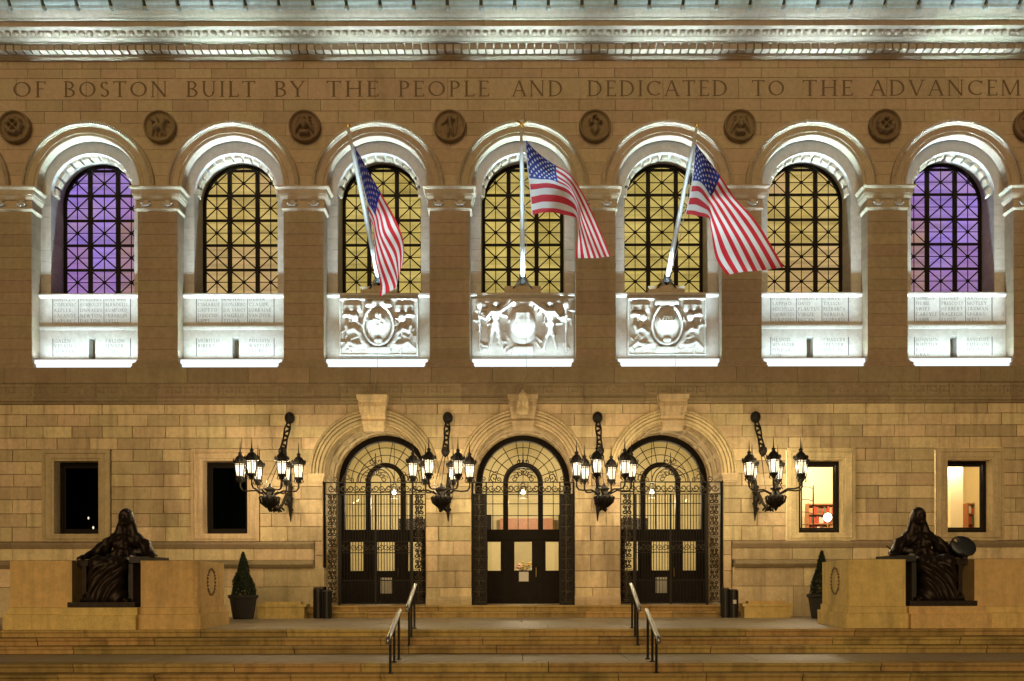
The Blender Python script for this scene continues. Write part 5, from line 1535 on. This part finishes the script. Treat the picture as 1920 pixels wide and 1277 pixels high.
    def tb_(x0, x1, y0, y1, z0, z1):
        a, c = sorted((m * x0, m * x1)); t.box(a, c, y0, y1, z0, z1)
    tb_(-.62, .62, -.05, .70, .0, .92); tb_(-.80, -.52, -.44, .70, .98, 1.13); tb_(-.64, -.54, -.48, .5, 0, .978)
    tb_(-.60, .60, .52, .70, .92, 1.40)
    t.build('throne', M['bronze'], S)
    t = MB(); tb_(.54, 1.07, -.46, .70, 1.05, 1.20); tb_(.52, .64, -.45, .6, 0, 1.028); t.build('arm_rest', M['post'], S)
    t = MB(); tb_(-.86, .84, -.78, .64, -.0, .12); t.build('base_slab', M['bronze'], S)
    if kind == 1:   # palette leaning on the outer arm, brush in the other hand
        p = SDF((-.42, -.08, -.34), (.42, .08, .34), .03)
        p.smin(p.ell((0, 0, 0), (.36, .045, .27)), 0).sub(p.ell((-.2, 0, .1), (.05, .2, .05)), .01)
        link('palette', p.mesh('palette', plain_mat('palette_bronze', (.05, .055, .065), .35, .5)), S, (.74, -.34, 1.42), (R(-18), R(10), 0))
        MB().tube([(-1.18, -.62, 1.28), (-1.30, -.5, 1.42)], [.012, .02], 5).build('brush', M['bronze'], S)
    return S
statue(0, -9.88, 'dark bronze hooded seated figure on the left pedestal, arm along its rest')
statue(1, 9.84, 'dark bronze hooded seated figure on the right pedestal, with a round palette')

# ================================================================== LANTERN CLUSTERS
def six_lantern_cluster(X, label):
    P = empty('wall_lantern_cluster', (X, YW, 0)); tag(P, label, 'wall lantern', 'iron lantern clusters beside the doors')
    HY, HZ = -2.45, 3.62
    b = MB(); b.smooth = True
    b.lathe([(.02, -.20), (.12, -.14), (.165, -.04), (.165, .05), (.12, .14), (.04, .19)], (0, -.14, 6.50), 14)
    b.build('wall_boss', M['iron'], P)
    b = MB()
    b.tube([(0, -.04, 4.7), (0, -.10, 4.2), (0, -.12, 3.8), (0, -.07, 3.4), (0, -.03, 3.12)], [.03, .07, .09, .05, .012], 7)
    for i in range(5): b.tube([(0, -.1, 4.3 - i * .18), (.09 * (-1) ** i, -.14, 4.22 - i * .18), (.03 * (-1) ** i, -.2, 4.12 - i * .18)], [.03, .035, .012], 5)
    b.build('wall_spike', M['iron'], P)
    # diagonal stay: ornate upper stem, then rods spreading to the hub
    a, c = Vector((0, -.18, 6.42)), Vector((0, -1.02, 5.26))
    b = MB()
    for sx in (-.075, .075):
        b.tube([a + Vector((sx * .4, 0, 0)), a.lerp(c, .3) + Vector((sx * 1.2, 0, .02)), a.lerp(c, .6) + Vector((sx * .8, 0, 0)), c + Vector((sx * 1.3, 0, 0))], .028, 5)
    n = 7
    for i in range(n):
        p = a.lerp(c, i / n); q = a.lerp(c, (i + 1) / n); s_ = (-1) ** i
        b.tube([p + Vector((s_ * .07, 0, 0)), q + Vector((-s_ * .07, 0, 0))], .022, 4)
        b.lathe([(.0, -.04), (.05, -.02), (.055, .02), (0, .05)], tuple(p.lerp(q, .5)), 6)
    b.lathe([(.02, -.18), (.10, -.10), (.14, .0), (.12, .10), (.04, .16)], tuple(c), 10)
    b.build('stay', M['iron'], P)
    for sx, ex in ((-.06, -.26), (.06, .26), (0, 0)):
        MB().tube([c + Vector((sx, 0, -.05)), (ex, HY + (.18 if ex else -.1), HZ + .30)], .013, 5).build('stay_rod', M['iron'], P)
    # scrolled bracket from the wall to the hub
    b = MB()
    path = [(0, -.1, 4.05), (0, -.5, 3.98), (0, -1.0, 3.62), (0, -1.5, 3.40), (0, -2.0, 3.42), (0, HY, 3.52)]
    b.tube(path, [.05, .05, .05, .055, .06, .07], 7)
    for (y, z, r_) in ((-.62, 3.72, .2), (-1.55, 3.60, .2), (-1.95, 3.56, .12)):
        b.tube([(0, y + p[0], z + p[1]) for p in spiral(0, 0, r_, 0, 1.4, 1, 16)], .022, 4)
    for i in range(8): t = i / 8; b.tube([(0, -1.2 - t * 1.1, 3.50 - .1 * math.sin(t * 3)), (.1 * (-1) ** i, -1.25 - t * 1.1, 3.40 - .1 * math.sin(t * 3)), (.05 * (-1) ** i, -1.35 - t * 1.1, 3.44)], [.03, .035, .01], 5)
    b.build('bracket', M['iron'], P)
    b = MB(); b.smooth = True
    b.lathe([(.01, -.36), (.05, -.30), (.09, -.22), (.20, -.12), (.24, .0), (.22, .1), (.14, .18), (.10, .26), (.16, .3), (.17, .34), (.06, .40), (.02, .5)], (0, HY, HZ - .02), 14)
    b.build('hub', M['iron'], P)
    b = MB()
    for i in range(12):
        q = 2 * PI * i / 12; c_, s_ = math.cos(q), math.sin(q)
        b.tube([(.1 * c_, HY + .1 * s_, HZ - .25), (.26 * c_, HY + .26 * s_, HZ - .10), (.30 * c_, HY + .30 * s_, HZ + .05), (.24 * c_, HY + .24 * s_, HZ + .1)], [.02, .035, .03, .008], 5)
    b.build('hub_leaves', M['iron'], P)
    RL = .85
    fb = MB()
    zg0, zg1 = .12, .54
    hexp = lambda r_, z: [(r_ * math.cos(PI * i / 3 + PI / 6), r_ * math.sin(PI * i / 3 + PI / 6), z) for i in range(6)]
    lo_, hi_ = hexp(.125, zg0), hexp(.175, zg1)
    for i in range(6):
        fb.tube([lo_[i], hi_[i]], .02, 4); fb.tube([lo_[i], lo_[(i + 1) % 6]], .014, 4); fb.tube([hi_[i], hi_[(i + 1) % 6]], .022, 4)
        mid0 = [(lo_[i][j] * .72 + hi_[i][j] * .28) for j in range(3)]; n_ = (i + 1) % 6; mid1 = [(lo_[n_][j] * .72 + hi_[n_][j] * .28) for j in range(3)]
        up0 = [(lo_[i][j] * .12 + hi_[i][j] * .88) for j in range(3)]; up1 = [(lo_[n_][j] * .12 + hi_[n_][j] * .88) for j in range(3)]
        fb.tube([up0, up1], .014, 4)
        fb.tube([tuple((a_ + b__) / 2 for a_, b__ in zip(lo_[i], lo_[n_])), tuple((a_ + b__) / 2 * 1.0 for a_, b__ in zip(hi_[i], hi_[n_]))], .010, 4)
    fb.lathe([(.03, -.06), (.06, -.02), (.09, .03), (.15, .09), (.15, .12)], n=10)
    for i in range(6):
        q = PI * i / 3; fb.tube([(.11 * math.cos(q), .11 * math.sin(q), .1), (.15 * math.cos(q), .15 * math.sin(q), -.02), (.08 * math.cos(q), .08 * math.sin(q), -.08)], [.014, .018, .006], 4)
    fm = fb.mesh('lantern', M['iron'])
    gl = MB()
    vs = hexp(.115, zg0 + .005) + hexp(.165, zg1 - .01)
    gl.add(vs, [(i, (i + 1) % 6, (i + 1) % 6 + 6, i + 6) for i in range(6)] + [tuple(range(5, -1, -1))])
    glm = gl.mesh('lantern_glass', M['lantern_glow'])
    rf = MB(); rf.lathe([(.20, .53), (.225, .56), (.225, .60), (.19, .61), (.17, .68), (.12, .76), (.06, .81), (.05, .84), (.075, .87), (.05, .90), (.022, .93), (.016, 1.05), (.004, 1.28)], n=12)
    for i in range(12):
        q = 2 * PI * i / 12; rf.tube([(.215 * math.cos(q), .215 * math.sin(q), .59), (.225 * math.cos(q), .225 * math.sin(q), .65), (.205 * math.cos(q), .205 * math.sin(q), .70)], [.02, .018, .005], 4)
    rfm = rf.mesh('lantern_roof', M['iron'])
    for i in range(6):
        q = PI * i / 3 + PI / 18; c_, s_ = math.cos(q), math.sin(q)
        MB().tube([(.15 * c_, HY + .15 * s_, HZ + .14), (.40 * c_, HY + .40 * s_, HZ + .26), (.62 * c_, HY + .62 * s_, HZ + .24), (.78 * c_, HY + .78 * s_, HZ + .26), (RL * c_, HY + RL * s_, HZ + .36), (RL * c_, HY + RL * s_, HZ + .52)], [.03, .026, .024, .026, .03, .025], 6).build('lantern_arm', M['iron'], P)
        l_ = link('lantern', fm, P, (RL * c_, HY + RL * s_, HZ + .56), (0, 0, q), (.92, .92, .92))
        link('lantern_glass', glm, l_); link('lantern_roof', rfm, l_)
        bulb('lantern_bulb', l_, (0, 0, .34), 150, (1.0, .78, .45), .045)
for X, lb in ((-7.62, 'black iron cluster of six lit lanterns left of the left doorway'), (-2.455, 'black iron cluster of six lit lanterns between the left and middle doorways'),
              (2.44, 'black iron cluster of six lit lanterns between the middle and right doorways'), (7.60, 'black iron cluster of six lit lanterns right of the right doorway')):
    six_lantern_cluster(X, lb)

# ================================================================== FLAGPOLES AND FLAGS
nm = {-1: 'left', 0: 'middle', 1: 'right'}
for k in (-1, 0, 1):
    base = Vector((xb(k), .06, PZ(524, .06))); top = Vector((xb(k) + (-.03 if k == 0 else 0), -5.1, PZ(240, -5.1)))
    P = empty('flagpole', base); tag(P, 'white slanting flagpole over the %s carved seal' % nm[k], 'flagpole', 'flagpoles over the doors')
    d = top - base
    b = MB(); b.smooth = True
    b.tube([(0, 0, 0), d * .35, d * .8, d], [.078, .074, .056, .042], 12); b.build('shaft', M['pole'], P)
    MB().tube([d * -.035, d * .03], .12, 10).build('socket', M['iron'], P)
    b = MB()
    for s_ in (-1, 1): b.tube([d * .02, (s_ * .45, .15, -.42)], .025, 5)
    b.tube([d * .02, (0, .3, .5)], .018, 5); b.build('brace', M['iron'], P)
    f = MB()
    f.lathe([(.01, 0), (.06, .03), (.07, .09), (.03, .14)], tuple(d + Vector((0, 0, -.02))), 10)
    if k == 0:
        for s_ in (-1, 1): f.tube([d + Vector((0, 0, .12)), d + Vector((s_ * .08, -.02, .14)), d + Vector((s_ * .18, 0, .25))], [.03, .04, .008], 6)
    f.build('finial', M['gold'], P)
    hp = [d * .95 + Vector((.03, 0, .0)), d * .6 + Vector((.10, 0, -.14)), d * .3 + Vector((.14, 0, -.12)), d * .04 + Vector((.07, 0, .0))]
    MB().tube(hp, .008, 4).build('halyard', M['rope'], P)
    r0 = Vector((xb(k) + .05, -.35, zsill)); 
    pts = [(xb(k) + .1, -.5, zsill - .6), (xb(k) + .12, -.96, Pz(.9, 700)), (xb(k) + (.0 if k else -.15), -1.02, Pz(.95, 735)), (xb(k) + (.0 if k else -.2), -1.05, Pz(.95, 745))]
    rp = MB().tube(pts, .007, 4).build('halyard_tail', M['rope'], None); tag(rp, 'thin rope hanging down the wall below the %s flag' % nm[k], 'rope')

def cr(p0, p1, p2, p3, t):
    return 0.5 * ((2 * p1) + (-p0 + p2) * t + (2 * p0 - 5 * p1 + 4 * p2 - p3) * t * t + (-p0 + 3 * p1 - 3 * p2 + p3) * t ** 3)
def spline(P, u):
    n = len(P) - 1; x = min(max(u, 0), 1) * n; i = min(int(x), n - 1); t = x - i
    g = lambda j: P[min(max(j, 0), n)]
    return cr(g(i - 1), g(i), g(i + 1), g(i + 2), t)
def flag(k, rows_, label, ripple):
    """rows_: control rows from the top edge to the bottom edge; each row runs hoist -> fly as (px, py, depth Y)"""
    ctl = [[Vector((PX(x, y), y, PZ(z, y))) for x, z, y in row] for row in rows_]
    def ev(u, v):
        p = spline([spline(r_, u) for r_ in ctl], v)
        w = math.sin(u * ripple[0] * 2 * PI + v * ripple[1] + ripple[2]) * ripple[3] * min(1, u * 3) + math.sin(u * 23 + v * 9) * .025 * min(1, u * 3)
        return p + Vector((w * .25, w, 0))
    NU, NV = 50, 39
    vs = [ev(i / NU, j / NV) for j in range(NV + 1) for i in range(NU + 1)]
    b = MB(); fs = []
    for j in range(NV):
        for i in range(NU):
            f = (j * (NU + 1) + i, j * (NU + 1) + i + 1, (j + 1) * (NU + 1) + i + 1, (j + 1) * (NU + 1) + i)
            stripe = j // 3
            mi = 2 if (stripe < 7 and i < NU * .4) else stripe % 2
            b.add([], []); b.f.append(f); b.m.append(mi)
    b.v = [tuple(v) for v in vs]
    me = bpy.data.meshes.new('flag'); me.from_pydata(b.v, [], b.f); me.update()
    for m_ in ('flag_red', 'flag_white', 'flag_blue'): me.materials.append(M[m_])
    me.polygons.foreach_set('material_index', b.m); smooth(me)
    o = link('flag', me); tag(o, label, 'flag', 'flags on the poles over the doors')
    # fifty stars sewn on both sides of the canton
    s = MB()
    for r_ in range(9):
        for c_ in range(6 if r_ % 2 == 0 else 5):
            u0 = .4 * ((2 * c_ + 1 + (r_ % 2)) / 12); v0 = (7 / 13) * (r_ + 1) / 10
            p = ev(u0, v0); tu = (ev(u0 + .01, v0) - p); tv = (ev(u0, v0 + .01) - p); n_ = tu.cross(tv)
            if n_.length < 1e-9: continue
            n_.normalize()
            for sd_ in (-1, 1):
                pts = []
                for i in range(10):
                    q = PI / 2 + PI * i / 5; rr = .017 if i % 2 == 0 else .0072
                    pts.append(ev(u0 + rr * math.cos(q), v0 - rr * 1.75 * math.sin(q)) + n_ * sd_ * .012)
                s.add([p + n_ * sd_ * .013] + pts, [(0, 1 + i, 1 + (i + 1) % 10) for i in range(10)])
    s.build('stars', M['flag_white'], o)['kind'] = 'stuff'
    MB().tube([ev(0, j / 12) for j in range(13)], .016, 5).build('hoist_rope', M['flag_white'], o)
    return o
flag(-1, [[(664, 270, -4.7), (690, 316, -4.5), (716, 362, -4.3), (739, 405, -4.2), (758, 447, -4.1), (755, 494, -4.0)],
          [(677, 325, -4.1), (689, 352, -4.3), (707, 386, -4.2), (722, 432, -4.1), (743, 474, -4.0), (747, 518, -3.9)],
          [(690, 380, -3.4), (693, 392, -4.1), (700, 412, -4.4), (712, 456, -4.1), (728, 506, -3.9), (742, 542, -3.7)],
          [(702, 430, -2.7), (700, 428, -3.6), (702, 446, -4.0), (707, 490, -3.9), (713, 536, -3.7), (714, 558, -3.6)]],
     'american flag hanging furled and narrow from the left pole', (2.2, 3.0, .4, .07))
flag(0, [[(986, 262, -4.7), (1012, 288, -4.5), (1045, 312, -4.3), (1076, 334, -4.1), (1108, 390, -4.0), (1147, 482, -3.9)],
         [(990, 306, -4.2), (1016, 318, -4.2), (1046, 332, -4.0), (1072, 352, -3.9), (1098, 410, -3.9), (1128, 484, -3.8)],
         [(995, 352, -3.6), (1020, 350, -3.7), (1050, 354, -3.7), (1078, 372, -3.7), (1090, 425, -3.8), (1106, 486, -3.7)],
         [(999, 403, -2.9), (1022, 399, -3.1), (1052, 402, -3.3), (1080, 408, -3.4), (1084, 440, -3.6), (1081, 486, -3.6)]],
     'american flag on the middle pole, canton spread toward the viewer and fly folding down', (1.5, 2.0, .2, .06))
flag(1, [[(1305, 268, -4.7), (1322, 292, -4.6), (1352, 332, -4.4), (1380, 370, -4.2), (1424, 424, -4.0), (1471, 503, -3.8)],
         [(1302, 312, -4.2), (1318, 322, -4.3), (1342, 356, -4.3), (1362, 384, -4.2), (1398, 440, -4.0), (1436, 506, -3.8)],
         [(1297, 356, -3.6), (1312, 358, -3.8), (1330, 376, -4.2), (1344, 402, -4.2), (1370, 456, -4.0), (1398, 509, -3.8)],
         [(1287, 402, -2.9), (1306, 405, -3.2), (1330, 409, -4.1), (1334, 432, -4.2), (1344, 486, -4.0), (1364, 515, -3.8)]],
     'american flag on the right pole, streaming wide down to the right', (1.8, 2.4, 1.0, .07))

# ================================================================== RAILS, BENCHES, BINS, PLANTERS
def rail(X, y0, y1, z0, z1, feet, label):
    P = empty('handrail', (X, y0, feet[0][1])); tag(P, label, 'handrail', 'handrails on the steps')
    o = Vector((X, y0, feet[0][1]))
    b = MB(); b.smooth = True
    b.tube([Vector((X, y0 - .12, z0 - .12)) - o, Vector((X, y0 - .10, z0 - .03)) - o, Vector((X, y0, z0)) - o, Vector((X, y1, z1)) - o, Vector((X, y1 + .12, z1 + .02)) - o], .045, 8); b.build('grip', M['steel'], P)
    MB().tube([Vector((X, y0, z0 - .07)) - o, Vector((X, y1, z1 - .07)) - o], .028, 6).build('under_rail', M['post'], P)
    for y, zf in feet:
        t = (y - y0) / (y1 - y0); zt_ = z0 + (z1 - z0) * t - .02
        q = MB(); q.tube([Vector((X, y, zf)) - o, Vector((X, y, zt_)) - o], .026, 8); q.lathe([(.06, 0), (.06, .015), (.03, .03)], tuple(Vector((X, y, zf)) - o), 8)
        q.build('post', M['post'], P)
for sg, s_ in ((-1, 'left'), (1, 'right')):
    rail(sg * 2.58, -10.15, -8.85, .56, 1.02, [(-9.95, -.34), (-9.52, -.17), (-8.95, 0)], 'short steel handrail on the %s of the upper steps by the terrace' % s_)
    rail(sg * 2.58, -12.95, -11.5, .03, .48, [(-12.78, -.68), (-12.25, -.51), (-11.6, -.51)], 'short steel handrail on the %s of the lower steps in front' % s_)
def bench(X, label):
    P = empty('stone_bench', (X, -2.3, 0)); tag(P, label, 'bench', 'stone benches by the wall')
    MB().box(-.72, .72, -.22, .24, 0, .36).build('body', M['pedestal'], P)
    MB().box(-.78, .78, -.27, .28, .362, .44).build('seat', M['pedestal'], P)
    MB().box(-.58, .58, -.16, .22, .442, .52).build('top_slab', M['pedestal'], P)
bench((530 - VX) * 27.7 / F, 'low granite bench between the left planter and the bins')
bench((1436 - VX) * 27.7 / F, 'low granite bench between the right planter and the bins')
def bin_(X, Y, h, r_, label, sticker=False):
    P = empty('litter_bin', (X, Y, 0)); tag(P, label, 'litter bin', 'litter bins beside the gates')
    b = MB(); b.lathe([(r_ * .92, 0), (r_ * .92, h * .9)], n=16); b.build('liner', M['bin'], P)
    sl = MB().box(-.014, .014, -.012, .012, .04, h * .93).mesh('slat', M['bin'])
    for i in range(18): q = 2 * PI * i / 18; link('slat', sl, P, (r_ * math.cos(q), r_ * math.sin(q), 0), (0, 0, q + PI / 2))
    b = MB(); b.lathe([(r_ * 1.06, h * .93), (r_ * 1.06, h * .97), (r_ * .8, h), (r_ * .7, h * 1.01)], n=16); b.build('lid', M['bin'], P)
    if sticker: MB().box(-.05, .05, -r_ - .02, -r_ - .014, h * .5, h * .5 + .12).build('sticker', M['paper'], P)
bin_((597 - VX) * 27.8 / F, -2.2, .95, .15, 'dark slatted litter bin next to the bench, left of the left gate')
bin_((613 - VX) * 27.6 / F, -2.4, .88, .14, 'dark slatted litter bin close beside the left gate')
bin_((1360 - VX) * 27.7 / F, -2.3, .92, .14, 'dark slatted litter bin close beside the right gate')
bin_((1376 - VX) * 27.6 / F, -2.35, .88, .14, 'dark slatted litter bin next to the bench, right of the right gate', True)
def topiary(X, Y, label, seed):
    P = empty('potted_topiary', (X, Y, 0)); tag(P, label, 'potted plant', 'cone topiaries in pots')
    b = MB(); b.lathe([(.30, 0), (.31, .03), (.40, .62), (.45, .66), (.45, .74), (.38, .74), (.36, .68)], n=20); b.build('pot', M['pot'], P)
    MB().tube([(0, 0, .3), (0, 0, 1.9)], [.03, .012], 6).build('trunk', M['wood'], P)
    g = random.Random(seed); b = MB()
    for i in range(5200):
        t = g.random() ** .7; z = .70 + 1.36 * (1 - t); rr = (.36 * t + .02) * (.66 + .40 * g.random() ** .6); q = g.uniform(0, 2 * PI); rr *= 1 + .11 * math.sin(9 * z + seed + 2 * math.sin(q)) + .08 * math.sin(5 * q + 7 * z)
        c = Vector((rr * math.cos(q), rr * math.sin(q), z)); s_ = g.uniform(.018, .042)
        u = Vector((g.gauss(0, 1), g.gauss(0, 1), g.gauss(0, 1))).normalized(); w = u.orthogonal().normalized()
        b.add([c - u * s_, c + w * s_ * .6, c + u * s_, c - w * s_ * .6], [(0, 1, 2, 3)])
    me = bpy.data.meshes.new('crown'); me.from_pydata(b.v, [], b.f); me.update(); me.materials.append(M['leaf'])
    link('crown', me, P)
topiary((456 - VX) * 27.3 / F, -2.7, 'clipped cone topiary in a dark pot beside the left pedestal', 4)
topiary((1541 - VX) * 27.0 / F, -3.0, 'clipped cone topiary in a dark pot half hidden behind the right pedestal', 9)
